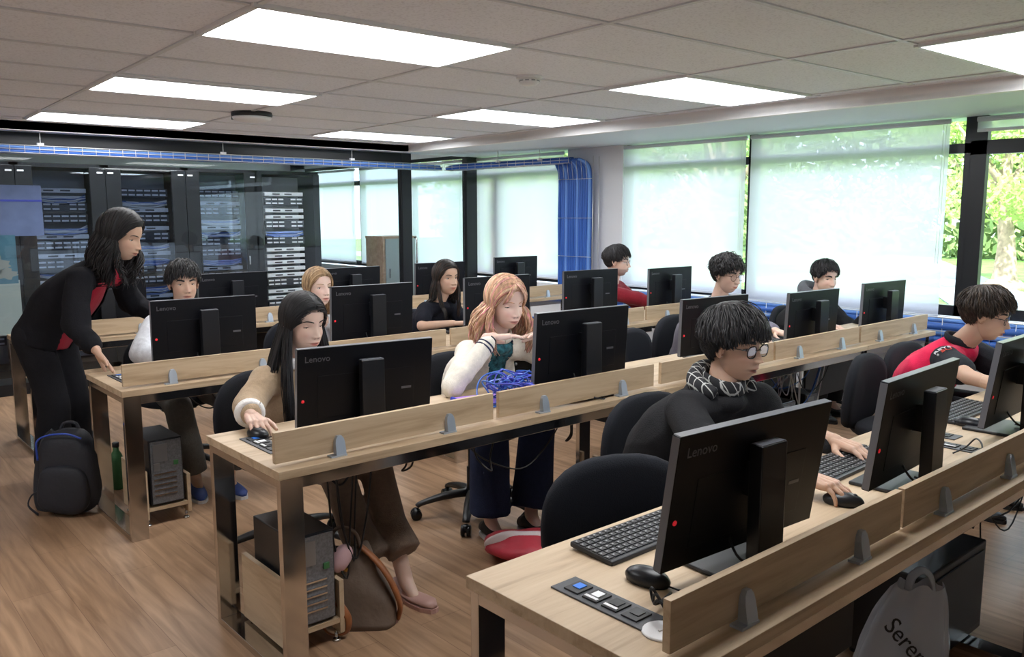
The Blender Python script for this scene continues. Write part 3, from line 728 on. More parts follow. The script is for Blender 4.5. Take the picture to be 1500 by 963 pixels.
def make_keyboard():
    r = empty('keyboard'); tag(r, 'black keyboard', 'keyboard', 'black keyboards on the desks')
    b = MB(); b.box((0, 0, .009), (.44, .14, .014), bev=.004, rot=Matrix.Rotation(.06, 3, 'X')); b.build('case', M['blackplastic'], r)
    k = MB()
    for rr in range(6):
        yy = .054-.0205*rr; n = 21
        for c in range(n):
            if c in (15, 19) and rr != 0 and False: continue
            xx = -.208+.0208*c
            k.box((xx, yy, .0185-.0014*rr*.9), (.0172, .0172, .006), 0); k.box((xx-.002, yy+.002, .0217-.0013*rr), (.005, .004, .0004), 1)
    k.build('keys', [M['key'], M['keyleg']], r)
    return r
kb = make_keyboard(); ku = [False]
for (x, y, a, lb) in ((1.61, 1.315, 0, 'black keyboard behind the nearest monitor, only its left end showing'), (2.56, 1.285, .03, 'black keyboard with visible keys, beside the young man\'s mouse hand'), (3.60, 1.33, .0, 'black keyboard behind the third front row monitor'),
    (1.72, 2.93, 0, 'black keyboard behind the monitor of the woman in beige'), (4.75, 2.90, 0, 'black keyboard under the hooded man\'s hands'), (1.7, 4.58, 0, 'black keyboard before the man in the white hooded top'), (3.62, 4.56, 0, 'black keyboard before the woman in the black tee')):
    place(kb, ku, (x, y, DZ), a, lb, 'black keyboards on the desks')
def make_mouse():
    r = empty('mouse'); tag(r, 'black mouse', 'mouse')
    b = MB(); n = 14; vs = []; fs = []
    rows = 9
    b.ell((0, 0, .012), (.031, .056, .026), 0, 20, 14)
    b.v = [(x, y, max(z, .001)) for x, y, z in b.v]; b.build('shell', M['blackgloss'], r)
    w = MB(); w.cyl((-.003, -.030, .029), (.003, -.030, .029), .0075, n=14); w.build('scroll_wheel', M['blackplastic'], r)
    c = MB(); c.tube(smooth_path([(0, -.054, .008), (.01, -.09, .004), (.06, -.13, .003), (.12, -.12, .003), (.2, -.16, .003)], 5), .002, 6); c.build('cable', M['bcable'], r)
    return r
ms_ = make_mouse(); mu = [False]
for (x, y, a, lb) in ((1.385, 1.135, .15, 'black mouse beside the nearest monitor on the front row'), (2.195, 1.10, .35, 'black mouse under the hand of the young man with glasses'), (3.40, 1.215, .1, 'dark mouse with red accent left of the third front monitor'),
    (1.262, 2.885, .15, 'black mouse with red buttons under the hand of the woman in beige'), (5.35, 2.78, 0, 'mouse beside the hooded man\'s hand')):
    o = place(ms_, mu, (x, y, DZ), a, lb, 'computer mice')
# loose cables on the front row
def cable(pts, label, r_=.0028, m_='bcable', name='cable', sub=6, group=None):
    o = V(pts[0]); b = MB(); b.tube([p-o for p in smooth_path(pts, sub)], r_, 6)
    ob = b.build(name, M[m_]); ob.location = o; tag(ob, label, 'cable', group); return ob
cable([(1.40, 1.05, .745), (1.45, 1.0, .745), (1.52, 1.01, .746), (1.60, 1.03, .765)], 'thin black cable looping from the nearest mouse to its monitor stand')
cable([(2.25, .98, .744), (2.33, .95, .744), (2.42, .98, .744), (2.50, 1.0, .765)], 'thin black mouse cable lying in front of the second front monitor')
cable([(2.78, 1.0, .745), (2.86, .98, .80), (2.95, 1.03, .81), (3.0, 1.08, .76), (2.95, 1.1, .745)], 'black cable rising in a loop beside the second monitor base')
cable([(2.55, .95, .745), (2.70, .93, .75), (2.84, .99, .75), (2.99, .97, .745)], 'black cable lying along the second front divider')
# notebook and tangle of blue cables
r = empty('notebook', (2.24, 2.79, DZ), -.25); tag(r, 'purple spiral notebook lying under the blue cable tangle', 'notebook')
b = MB(); b.box((.03, 0, .006), (.25, .18, .010)); b.build('pages', M['paper'], r)
b = MB(); b.box((.03, 0, .012), (.255, .185, .003), bev=.001); b.build('cover', M['purple'], r)
b = MB()
for k in range(12): b.lathe([(.010, -.0012), (.0112, 0), (.010, .0012)], c=(-.098, -.08+.0145*k, .010), n=10, rot=Matrix.Rotation(PI/2, 3, 'X'))
b.build('spiral_binding', M['navyc'], r)
rnd = random.Random(5)
r = empty('network_cables', (2.36, 2.68, DZ)); tag(r, 'tangled heap of blue and violet network cables on the desk before the pink haired woman', 'cables')
for k in range(16):
    b = MB(); pts = []
    a0 = rnd.uniform(0, 2*PI); cx, cy = rnd.uniform(-.06, .06), rnd.uniform(-.03, .06); R1 = rnd.uniform(.05, .13)
    for j in range(11):
        a = a0+j*rnd.uniform(.5, .8); pts.append((cx+R1*math.cos(a)*1.2, cy+R1*math.sin(a)*.55, max(.006, .055+.06*math.sin(j*1.1+k)+rnd.uniform(-.02, .02))))
    pts.append((rnd.choice([-.23, .22, .27, 0]), rnd.uniform(-.02, .06), .008))
    b.tube(smooth_path(pts, 5), .0036, 6); b.build('cable', M[rnd.choice(['navyc', 'navyc', 'paleblue', 'blue'])], r)
b = MB()
for k in range(5): b.tube(smooth_path([(.0, .02, .08), (-.02+.002*k, -.10, .10), (-.025+.006*k, -.172, .075), (-.025+.006*k, -.195, .03), (-.02+.004*k, -.19, .004)], 5), .0036, 6)
b.build('cable_strand', M['navyc'], r)
cable([(1.28, 2.84, .745), (1.36, 2.82, .75), (1.42, 2.85, .748), (1.46, 2.86, .747)], 'thin black cable from the red buttoned mouse to the monitor')

# ------------------------------------------------------------------ under the desks: towers in oak holders
def make_tower():
    r = empty('computer_tower'); tag(r, 'tower', 'computer')
    b = MB(); b.box((0, -.02, .175), (.165, .31, .335), bev=.004); b.build('case', M['blackgloss'], r)
    b = MB(); b.box((0, -.178, .175), (.150, .006, .318)); b.build('rear_plate', M['plategrey'], r)
    b = MB()
    for k in range(5): b.box((-.01, -.184, .06+.027*k), (.11, .005, .006), 0)
    b.build('slot_cover', M['chrome'], r)
    b = MB(); b.box((-.03, -.183, .275), (.07, .004, .09)); b.box((.045, -.184, .215), (.022, .006, .022), 1); b.box((-.05, -.184, .205), (.03, .006, .04)); b.build('rear_ports', [M['steel'], M['greenb']], r)
    return r
M['plategrey'] = mat('perforated_grey_plate', (.20, .21, .23), .4, .5, noise_amt=.25, noise_scale=120)
def make_holder():
    r = empty('tower_holder'); tag(r, 'holder', 'computer holder')
    b = MB(); b.box((-.105, 0, .165), (.018, .36, .25)); b.build('side_board', M['woody'], r)
    b = MB(); b.box((.105, 0, .14), (.018, .36, .20)); b.build('side_board', M['woody'], r)
    b = MB(); b.box((0, 0, .09), (.19, .36, .018)); b.build('shelf_board', M['wood'], r)
    for sx in (-1, 1):
        for sy in (-1, 1):
            q = MB(); q.cyl((sx*.095, sy*.15, .0), (sx*.095, sy*.15, .04), .007, n=8); q.lathe([(.016, 0), (.014, .008)], c=(sx*.095, sy*.15, 0), n=12); q.build('foot', M['chrome'], r)
    return r
tw, hd = make_tower(), make_holder(); tu, hu = [False], [False]
tows = [(1.315, 2.76, 'under the desk of the woman in beige, its ports facing us'), (1.36, 4.40, 'under the left end of the third row, beside the steel leg'), (3.25, 2.78, 'under the second row behind the empty chair'), (4.45, 2.78, 'under the second row, among cables'), (4.80, 2.82, 'beside the steel leg of the second row'), (1.36, 6.30, 'under the left end of the back row'), (3.3, 4.42, 'under the third row near its middle leg')]
for (x, y, lb) in tows:
    place(hd, hu, (x, y, 0), 0, 'oak tower holder, '+lb, 'oak tower holders under the desks')
    place(tw, tu, (x, y, .100), 0, 'black computer tower, '+lb, 'computer towers under the desks')
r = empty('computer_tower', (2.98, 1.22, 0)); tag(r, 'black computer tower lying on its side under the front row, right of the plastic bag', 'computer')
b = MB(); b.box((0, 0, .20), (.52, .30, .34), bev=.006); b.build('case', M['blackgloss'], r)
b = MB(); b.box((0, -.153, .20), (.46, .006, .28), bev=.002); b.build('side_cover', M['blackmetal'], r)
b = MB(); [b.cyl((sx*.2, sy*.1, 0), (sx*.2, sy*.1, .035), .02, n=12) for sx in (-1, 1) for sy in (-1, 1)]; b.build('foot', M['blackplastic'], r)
r = empty('power_box', (3.25, 2.80, .50)); tag(r, 'flat black power box hung under the second row, right of the pink haired woman', 'power supply')
b = MB(); b.box((0, 0, .05), (.36, .26, .09), bev=.006); b.build('housing', M['blackplastic'], r)
b = MB(); b.cyl((-.12, 0, .09), (-.12, 0, .165), .008, n=8); b.cyl((.12, 0, .09), (.12, 0, .165), .008, n=8); b.build('hanging_rod', M['steel'], r)
for (x0, x1, y, lb) in ((1.32, 2.24, 1.02, 'added black sheet for the shade under the nearest front row desk'), (3.30, 5.0, 1.20, 'added black sheet for the shade under the second front row desk'), (3.15, 5.0, 2.82, 'added black sheet for the shade under the middle of the second row'), (5.12, 6.0, 2.82, 'added black sheet for the shade under the right end of the second row'), (3.15, 4.95, 4.45, 'black sheet for the shade under the middle of the third row'), (2.3, 5.0, 6.4, 'black sheet for the shade under the back row')):  # black sheets put in to make the shade under the desks
    r = empty('shade_sheet', ((x0+x1)/2, y, .36)); tag(r, lb, 'panel')
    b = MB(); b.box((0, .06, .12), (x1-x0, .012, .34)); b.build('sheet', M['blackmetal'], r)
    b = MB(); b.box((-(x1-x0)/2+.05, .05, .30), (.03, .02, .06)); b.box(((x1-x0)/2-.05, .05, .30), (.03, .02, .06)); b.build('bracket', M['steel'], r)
rnd = random.Random(11)
def hang(x0, x1, y, n, lab, seed, ms=('bcable',), zlow=.2):
    rr = random.Random(seed); r = empty('hanging_cables', ((x0+x1)/2, y, DZ-.08)); tag(r, lab, 'cables', kind='stuff')
    b = MB()
    for k in range(n):
        a = rr.uniform(x0, x1)-(x0+x1)/2; c = rr.uniform(x0, x1)-(x0+x1)/2; dz = rr.uniform(.1, .66-zlow); yy = rr.uniform(-.08, .08)
        b.tube(smooth_path([(a, yy, 0), (a+(c-a)*.2, yy, -dz*.7), ((a+c)/2, yy+rr.uniform(-.05, .05), -dz), (c-(c-a)*.2, yy, -dz*.6), (c, yy, 0)], 5), rr.uniform(.003, .005), 5, mat=rr.randrange(len(ms)))
    b.build('cable', [M[k] for k in ms], r)
hang(1.40, 1.62, 2.66, 4, 'black cables drooping under the desk edge of the woman in beige', 1)
hang(1.5, 2.6, 2.60, 4, 'long black cables sagging under the second row left desk', 2, zlow=.5)
hang(4.1, 5.0, 2.7, 14, 'mess of black, blue and white cables under the second row by the steel leg', 3, ('bcable', 'blue', 'white'))
hang(2.9, 4.6, 1.2, 16, 'dark tangle of cables under the front row', 4)
hang(3.2, 4.1, 2.70, 6, 'cables drooping beside the hung power box', 5)
hang(1.3, 1.9, 4.3, 5, 'black cables under the third row by the tower', 6)
cable([(1.30, 3.00, .66), (1.28, 2.96, .60), (1.30, 2.90, .575), (1.40, 2.86, .58), (1.5, 2.86, .62)], 'bright blue cable loop hanging under the desk corner of the woman in beige', .006, 'blue2')
cable([(1.22, 1.15, .66), (1.20, 1.18, .45), (1.25, 1.2, .2), (1.3, 1.2, .02)], 'bright blue cable hanging below the front corner desk', .007, 'blue2')

# ------------------------------------------------------------------ chairs
def make_chair():
    r = empty('office_chair'); tag(r, 'chair', 'chair', 'black office chairs')
    # faces -y; back at +y
    def pad(w, d, t, cz, bulge, T):
        b = MB(); b.T = T; nu, nv = 28, 7; vs = []; fs = []
        def se(a, w, d, e=2.6):
            c, s = math.cos(a), math.sin(a); return (w*math.copysign(abs(c)**(2/e), c), d*math.copysign(abs(s)**(2/e), s))
        prof = [(0, 1.0), (.55, 1.0), (.85, .93), (.97, .7), (1.0, .3), (1.0, -.3), (.97, -.7), (.85, -.93), (.55, -1), (0, -1)]
        for (s_, z_) in prof:
            for k in range(nu):
                x, y = se(2*PI*k/nu, w*max(s_, .001), d*max(s_, .001)); vs.append((x, y, cz+z_*t/2+bulge*(x*x/w/w)))
        m = len(prof)
        for i in range(m-1):
            for k in range(nu): k2 = (k+1) % nu; fs.append((i*nu+k, (i+1)*nu+k, (i+1)*nu+k2, i*nu+k2))
        b.add(vs, fs, 0, True); return b
    pad(.235, .235, .07, 0, .012, Matrix.Translation((0, 0, .46))).build('seat', M['fabric'], r)
    T = Matrix.Translation((0, .25, .64)) @ Matrix.Rotation(PI/2+.10, 4, 'X')
    pad(.245, .195, .06, 0, .035, T).build('backrest', M['fabric'], r)
    b = MB(); b.tube(smooth_path([(0, .05, .40), (0, .24, .41), (0, .315, .50), (0, .33, .75)], 5), (.03, .012), 8) if False else b.tube(smooth_path([(0, .05, .40), (0, .24, .41), (0, .305, .50), (0, .30, .66)], 5), .022, 8, flat=.5); b.box((0, .02, .41), (.2, .22, .03), bev=.006); b.build('back_bar', M['blackplastic'], r)
    b = MB(); b.cyl((0, 0, .1), (0, 0, .40), .026, n=14); b.cyl((0, 0, .1), (0, 0, .26), .034, n=14); b.build('gas_column', M['blackplastic'], r)
    for k in range(5):
        a = k*2*PI/5+.3; d = V((math.cos(a), math.sin(a), 0))
        b = MB(); b.tube(smooth_path([d*.02+V((0, 0, .125)), d*.15+V((0, 0, .115)), d*.27+V((0, 0, .085)), d*.295+V((0, 0, .07))], 3), [.034, .028, .02, .018], 8, flat=.7); lg = b.build('base_arm', M['blackplastic'], r)
        c = MB(); w = d.cross(V((0, 0, 1))); p = d*.30+V((0, 0, .029)); c.cyl(p-w*.024, p-w*.006, .028, n=14); c.cyl(p+w*.006, p+w*.024, .028, n=14); c.ell(p+V((0, 0, .012)), (.024, .024, .022), 0, 10, 6); c.build('caster', M['blackgloss'], lg)
    return r
ch = make_chair(); cu_ = [False]
chairs = [(1.75, 1.43, -.42, 'empty black round-backed chair, nearest to us in front of the bare desk corner'), (2.58, 1.93, -.1, 'black chair under the young man in the black sweatshirt'), (4.22, 1.80, .1, 'black chair left of the man in the red jersey, empty'), (4.75, 1.85, -.05, 'black chair under the man in the red jersey'),
 (1.66, 3.48, .05, 'black chair under the woman in the beige jacket'), (2.60, 3.30, -.15, 'black chair under the pink haired woman'), (4.05, 3.28, .1, 'empty black chair behind the tall monitor in the second row'), (4.85, 3.55, .0, 'black chair under the man with curly hair'), (6.0, 3.36, .15, 'black chair under the hooded man'),
 (1.72, 5.10, -.1, 'black chair under the man in the white hooded top'), (2.65, 5.13, 0, 'black chair under the blonde woman'), (3.62, 5.12, .1, 'black chair under the woman in the black tee'), (5.45, 5.1, 0, 'black chair under the man in the dark red sweater'), (4.55, 5.1, .2, 'empty black chair in the third row')]
for (x, y, a, lb) in chairs: place(ch, cu_, (x, y, 0), a, lb, 'black office chairs')

# ------------------------------------------------------------------ bags
def softbox(b, c, d, e=3.2, mat=0, nu=24, nv=14, rot=None, noise_a=.008, seed=0, taper=0):
    vs = []; fs = []; R = rot or Matrix.Identity(3)
    for j in range(nv+1):
        p = -PI/2+PI*j/nv
        for i in range(nu):
            a = 2*PI*i/nu
            def pw(x, q): return math.copysign(abs(x)**q, x)
            x = pw(math.cos(p), 2/e)*pw(math.cos(a), 2/e)*d[0]/2; y = pw(math.cos(p), 2/e)*pw(math.sin(a), 2/e)*d[1]/2; z = pw(math.sin(p), 2/e)*d[2]/2
            k = 1-taper*(z/d[2]+.5); v = V((x*k, y*k, z)); nn = noise.noise(v*9+V((seed, 0, 0)))
            v = v*(1+nn*noise_a*10); vs.append(R @ v + V(c))
    for j in range(nv):
        for i in range(nu): i2 = (i+1) % nu; fs.append((j*nu+i, j*nu+i2, (j+1)*nu+i2, (j+1)*nu+i))
    b.add(vs, fs, mat, True); return b
Rb = RZ(-.72)
r = empty('backpack', (1.03, 4.72, 0), -.72); tag(r, 'black and navy backpack with blue zip standing on the floor beside the standing woman', 'backpack')
b = MB(); softbox(b, (0, 0, .225), (.32, .17, .45), taper=.12, seed=1); b.build('body', M['bag'], r)
b = MB(); softbox(b, (0, -.075, .15), (.27, .08, .26), taper=.08, seed=2); b.build('front_pocket', M['bag'], r)
b = MB(); b.tube(smooth_path([(-.13, -.06, .30), (-.12, -.075, .40), (-.06, -.08, .437), (.04, -.08, .445), (.11, -.075, .42)], 5), .005, 6); b.build('zip', M['bagblue'], r)
b = MB(); b.tube(smooth_path([(-.05, .03, .43), (-.03, .03, .475), (.03, .03, .475), (.05, .03, .43)], 4), .009, 6); b.build('top_handle', M['bag'], r)
b = MB(); b.tube(smooth_path([(-.10, .06, .42), (-.17, .09, .36), (-.21, .09, .24), (-.22, .07, .10), (-.19, .03, .015), (-.13, .0, .03), (-.12, .02, .09)], 5), .024, 8, flat=.22, up=(0, 1, 0)); b.build('shoulder_strap', M['bag'], r)
b = MB(); b.tube(smooth_path([(-.16, .0, .12), (-.20, -.02, .10), (-.21, -.04, .05), (-.15, -.06, .01)], 4), .012, 6, flat=.3); b.build('strap_end', M['bag'], r)
r = empty('bottle', (1.33, 4.98, 0)); tag(r, 'dark green bottle standing behind the backpack next to the steel desk leg', 'bottle')
b = MB(); b.lathe([(.035, 0), (.038, .01), (.038, .17), (.03, .2), (.016, .225), (.016, .245)], n=20); b.build('body', M['greenb'], r)
b = MB(); b.lathe([(.019, .245), (.019, .27), (.012, .273)], n=16); b.build('cap', M['blackplastic'], r)
# handbag
r = empty('handbag', (1.565, 2.665, 0), -.62); tag(r, 'slouching taupe handbag with tan leather trim on the floor by the pink shoes', 'handbag')
def slouch(b, x0, x1, w0, w1, H_, lean, mat=0, nu=28, nv=14, seed=0):
    vs = []; fs = []
    for j in range(nv+1):
        t = j/nv; z = H_*t; cx = (x0+x1)/2+lean*t; hw = (x1-x0)/2*(1.0-.42*t**1.5)*(.93 if j in (0,) else 1); dp = (w0*(1-t)+w1*t)/2*(1+.25*math.sin(t*PI))
        for i in range(nu):
            a = 2*PI*i/nu; c, s_ = math.cos(a), math.sin(a); e = .55; n_ = noise.noise(V((c*1.5, s_*1.5, t*4+seed)))*.012
            vs.append((cx+(hw+n_)*math.copysign(abs(c)**e, c), (dp+n_)*math.copysign(abs(s_)**e, s_), z+.02*t*math.sin(a*2)))
    for j in range(nv):
        for i in range(nu): i2 = (i+1) % nu; fs.append((j*nu+i, j*nu+i2, (j+1)*nu+i2, (j+1)*nu+i))
    fs.append(tuple(range(nu-1, -1, -1))); fs.append(tuple(nv*nu+k for k in range(nu)))
    b.add(vs, fs, mat, True)
b = MB(); slouch(b, -.13, .13, .15, .045, .30, -.055, seed=3); b.build('body', M['taupe'], r)
b = MB(); b.tube(smooth_path([(-.01, -.02, .315), (.055, -.03, .25), (.105, -.035, .17), (.135, -.03, .08), (.128, -.01, .02)], 5), [(.008, .020), (.010, .026), (.011, .028), (.010, .024)], 8, up=(0, 1, 0)); b.build('leather_trim', M['tan'], r)
b = MB(); b.tube(smooth_path([(-.115, -.06, .17), (-.10, -.12, .16), (-.05, -.14, .09), (-.06, -.13, .025), (-.12, -.115, .015), (-.16, -.09, .05)], 5), .015, 8, flat=.3); b.build('strap', M['tan'], r)
b = MB(); b.tube(smooth_path([(-.13, .0, .29), (-.10, -.01, .38), (-.03, -.02, .37), (-.01, -.01, .29)], 5), .007, 6); b.build('handle', M['taupe'], r)
b = MB(); b.box((-.075, -.052, .245), (.045, .012, .020), bev=.004, rot=Matrix.Rotation(.5, 3, 'Y')); b.build('buckle', mat('brass_buckle', (.5, .32, .10), .25, 1.0), r)
r = empty('scarf', (1.455, 2.64, .28)); tag(r, 'dusky pink cloth stuffed in the top of the taupe handbag', 'scarf')
b = MB(); softbox(b, (0, 0, .015), (.075, .05, .10), e=2.2, seed=9, noise_a=.035, rot=Matrix.Rotation(.6, 3, 'Y')); b.build('cloth', M['pinkc'], r)
# red bag
r = empty('drawstring_bag', (2.42, 2.72, 0), -.6); tag(r, 'crumpled red bag with a pale stripe lying on the floor under the pink haired woman', 'bag')
b = MB(); softbox(b, (0, 0, .06), (.36, .26, .125), e=2.1, seed=12, noise_a=.03); b.build('body', M['redbag'], r)
b = MB(); softbox(b, (-.01, -.02, .072), (.345, .055, .118), e=2.4, seed=12, noise_a=.02); b.build('stripe', M['stripew'], r)
# translucent carrier bag
def plastic_mat():
    m = bpy.data.materials.new('milky_plastic_film'); m.use_nodes = True; nt = m.node_tree; N = nt.nodes; L = nt.links; N.clear()
    o = N.new('ShaderNodeOutputMaterial'); t = N.new('ShaderNodeBsdfTransparent'); p = N.new('ShaderNodeBsdfPrincipled'); p.inputs['Base Color'].default_value = rgb(.62, .66, .74); p.inputs['Roughness'].default_value = .22
    a = N.new('ShaderNodeMixShader'); a.inputs[0].default_value = .62; L.new(t.outputs[0], a.inputs[1]); L.new(p.outputs[0], a.inputs[2]); L.new(a.outputs[0], o.inputs[0]); return m
M['film'] = plastic_mat()
r = empty('plastic_bag', (2.47, 1.04, -.02+.12)); tag(r, 'milky plastic carrier bag with black lettering under the front row', 'plastic bag')
U_ = V((math.cos(-.716), math.sin(-.716), 0)); N_ = V((math.cos(-2.287), math.sin(-2.287), 0))
b = MB(); vs = []; fs = []; nu, nv = 40, 22
for j in range(nv+1):
    t = j/nv; z = -.10+.44*t; w = .135*(1-.50*t**3)+.01; dp = .075*(1-.7*t)+.008; cx = .05*t*t
    for i in range(nu):
        a = 2*PI*i/nu; fo = 1+.10*math.sin(a*7+t*3)*(.3+.7*t)+.05*noise.noise(V((math.cos(a)*3, math.sin(a)*3, t*5)))
        vs.append(U_*(cx+w*math.cos(a)*fo)+N_*(dp*math.sin(a)*fo)+V((0, 0, z+.012*math.sin(a*5)*t)))
for j in range(nv):
    for i in range(nu): i2 = (i+1) % nu; fs.append((j*nu+i, j*nu+i2, (j+1)*nu+i2, (j+1)*nu+i))
fs.append(tuple(range(nu-1, -1, -1)))
b.add(vs, fs, 0, True); b.build('bag_body', M['film'], r)
b = MB(); b.tube(smooth_path([U_*.02+V((0, 0, .32)), U_*.03+V((0, 0, .365)), U_*.06+V((0, 0, .385)), U_*.09+V((0, 0, .36)), U_*.10+V((0, 0, .31))], 4), .013, 6, flat=.25); b.build('handle', M['film'], r)
vs, fs = text_geo('Seren', .074, .0008); b = MB()
T = Matrix.Translation(U_*-.088+N_*.080+V((0, 0, .245))) @ frame(U_, V((0, 0, 1)), N_).to_4x4() @ Matrix.Rotation(-.85, 4, 'Z')
b.T = T; b.add(vs, fs); b.build('lettering', M['blackgloss'], r)
# leaflets on the third row
r = empty('leaflet', (4.22, 4.62, DZ), .3); tag(r, 'blue and white folded leaflets lying on the third row desk behind the pink haired woman', 'leaflet')
b = MB()
for k in range(3): b.box((.07*k, .01*k, .01+.006*k), (.12, .18, .003), k % 2, rot=Matrix.Rotation(.15*k, 3, 'Y'))
b.build('sheet', [M['blueusb'], M['paper']], r)
# ------------------------------------------------------------------ people
def remesh(b, voxel, it=3):
    """fuse overlapping closed shapes into one continuous surface"""
    me = b.mesh('temp', [M['white']]); ob = bpy.data.objects.new('temp', me); COL.objects.link(ob)
    m = ob.modifiers.new('r', 'REMESH'); m.mode = 'VOXEL'; m.voxel_size = voxel
    if it: s = ob.modifiers.new('s', 'SMOOTH'); s.iterations = it; s.factor = .5
    dg = bpy.context.evaluated_depsgraph_get(); out = bpy.data.meshes.new_from_object(ob.evaluated_get(dg))
    n = len(out.vertices); co = np.empty(n*3); out.vertices.foreach_get('co', co); co = co.reshape(-1, 3)
    no = np.empty(n*3); out.vertices.foreach_get('normal', no); no = no.reshape(-1, 3)
    fs = [tuple(p.vertices) for p in out.polygons]
    bpy.data.objects.remove(ob); bpy.data.meshes.remove(me); bpy.data.meshes.remove(out)
    return co, no, fs
def skin_mat(name, c):
    m, nt, b = newmat(name); N = nt.nodes; L = nt.links
    a = N.new('ShaderNodeAttribute'); a.attribute_name = 'Tint'
    mx = N.new('ShaderNodeMix'); mx.data_type = 'RGBA'; mx.blend_type = 'MULTIPLY'; mx.inputs[0].default_value = 1; mx.inputs[6].default_value = rgb(*c)
    L.new(a.outputs['Color'], mx.inputs[7]); L.new(mx.outputs[2], b.inputs['Base Color'])
    b.inputs['Roughness'].default_value = .5; b.inputs['Specular IOR Level'].default_value = .35
    b.inputs['Subsurface Weight'].default_value = .12; b.inputs['Subsurface Radius'].default_value = (.012, .004, .002); b.inputs['Subsurface Scale'].default_value = .5
    return m
def hair_mat(name, c, rough=.38):
    rough = .52
    m, nt, b = newmat(name); N = nt.nodes; L = nt.links
    tc = N.new('ShaderNodeTexCoord'); n = N.new('ShaderNodeTexNoise'); n.inputs['Scale'].default_value = 60; n.inputs['Detail'].default_value = 4
    mp = N.new('ShaderNodeMapping'); mp.inputs['Scale'].default_value = (1, 1, .25); L.new(tc.outputs['Object'], mp.inputs[0]); L.new(mp.outputs[0], n.inputs['Vector'])
    r = N.new('ShaderNodeValToRGB'); e = r.color_ramp.elements; e[0].position = .3; e[1].position = .7
    e[0].color = rgb(*[x*.6 for x in c]); e[1].color = rgb(*[min(1, x*1.5) for x in c]); L.new(n.outputs[0], r.inputs[0]); L.new(r.outputs[0], b.inputs['Base Color'])
    b.inputs['Roughness'].default_value = rough; b.inputs['Specular IOR Level'].default_value = .4; return m
SK = {'light': skin_mat('light_skin', (.66, .45, .355)), 'mid': skin_mat('warm_skin', (.56, .355, .255)), 'tan': skin_mat('tan_skin', (.40, .225, .15)), 'fair': skin_mat('fair_skin', (.72, .51, .425))}
HR = {'black': [hair_mat('black_hair', (.010, .009, .010), .3), hair_mat('lighter_black_hair', (.020, .017, .018), .32)],  # second, slightly lighter black, picked at random per lock
      'darkbrown': [hair_mat('dark_brown_hair', (.022, .014, .010), .35), hair_mat('brown_hair_streak', (.045, .028, .018), .4)],
      'brownends': [hair_mat('near_black_hair', (.012, .010, .009), .35), hair_mat('chestnut_hair', (.06, .028, .016), .4)],
      'blonde': [hair_mat('ash_blonde_hair', (.30, .19, .10), .42), hair_mat('dark_blonde_hair', (.16, .095, .05), .42), hair_mat('light_blonde_hair', (.45, .32, .19), .42)],
      'pink': [hair_mat('strawberry_blonde_hair', (.52, .31, .19), .42), hair_mat('copper_hair', (.36, .18, .10), .42), hair_mat('pink_hair_streak', (.66, .28, .30), .42), hair_mat('pale_blonde_hair', (.66, .47, .31), .42)]}
M['eye'] = mat('eye_white', (.72, .70, .68), .15); M['iris'] = mat('dark_brown_iris', (.035, .018, .010), .1); M['lash'] = mat('dark_lashes', (.012, .009, .009), .6)
M['gl'] = mat('black_spectacle_frame', (.012, .012, .014), .25); M['glr'] = mat('bronze_spectacle_frame', (.16, .09, .06), .25, .7); M['lens'] = glass_mat('spectacle_lens', (.95, .95, .97), .2)
def ray_ell(d, o, c, r):
    r = np.array(r); oc = (np.array(o)-np.array(c))/r; dd = d/r
    A = (dd*dd).sum(-1); B = (dd*oc).sum(-1); C_ = (oc*oc).sum()-1
    return (-B+np.sqrt(np.maximum(B*B-A*C_, 0)))/A
HO = np.array([0, 0, -.010])
def head_base(d, jaw=1.0):
    r1 = ray_ell(d, HO, (-.016, 0, .030), (.097, .0755, .090)); r2 = ray_ell(d, HO, (.018, 0, -.034), (.068, .061*jaw, .081))
    p = 14; return (r1**p+r2**p)**(1/p)
def g2(y, z, y0, z0, sy, sz): return np.exp(-((y-y0)/sy)**2-((z-z0)/sz)**2)
def head_feat(P, d, mouth_open=0, male=True, smile=0):
    nz = .95 if male else .72
    x, y, z = P[:, 0], P[:, 1], P[:, 2]; f = np.clip((d[:, 0]-.15)/.35, 0, 1); ay = np.abs(y); dx = np.zeros_like(x)
    dx -= .0105*g2(ay, z, .031, .001, .016, .011)
    dx += (.0035 if male else .0018)*g2(ay, z, .028, .021, .020, .006)
    t = np.clip((.012-z)/.046, 0, 1); ridge = (.004+.0195*t**1.3)*np.where(z > -.034, 1, np.exp(-((z+.034)/.0065)**2))*np.where(z > .012, np.exp(-((z-.012)/.010)**2), 1)
    w = .0075+.0065*t; dx += nz*ridge*np.exp(-(y/w)**2)
    dx += .0085*nz*g2(ay, z, .0125, -.0375, .0065, .0065)
    dx += .0045*g2(ay, z, .040, -.028, .018, .016)
    dx += .0060*g2(y, z, 0, -.064, .026, .017)
    mz = -.0665+smile*.14*(ay)**1
    dx += .0042*g2(y, z-(mz+.0065), 0, 0, .019, .0042); dx += .0052*g2(y, z-(mz-.0065), 0, 0, .016, .0048)
    dx -= (.0052+.006*mouth_open)*g2(y, z-mz, 0, 0, .022, .0021+.003*mouth_open)
    dx -= .0030*g2(y, z, 0, -.086, .020, .006); dx += .0065*g2(y, z, 0, -.104, .018, .012)
    dx -= .0030*g2(ay, z, .048, -.066, .014, .022)
    P = P.copy(); P[:, 0] += dx*f
    lips = np.clip(1.6-((y/.0235)**2+((z-mz)/.0098)**2)*1.5, 0, 1)*f; blush = .5*g2(ay, z, .040, -.030, .018, .014)*f; nos = g2(ay, z, .008, -.0435, .0035, .0028)*f
    line = g2(y, z-mz, 0, 0, .021, .0016+.003*mouth_open)*f
    return P, lips, blush, nos, line
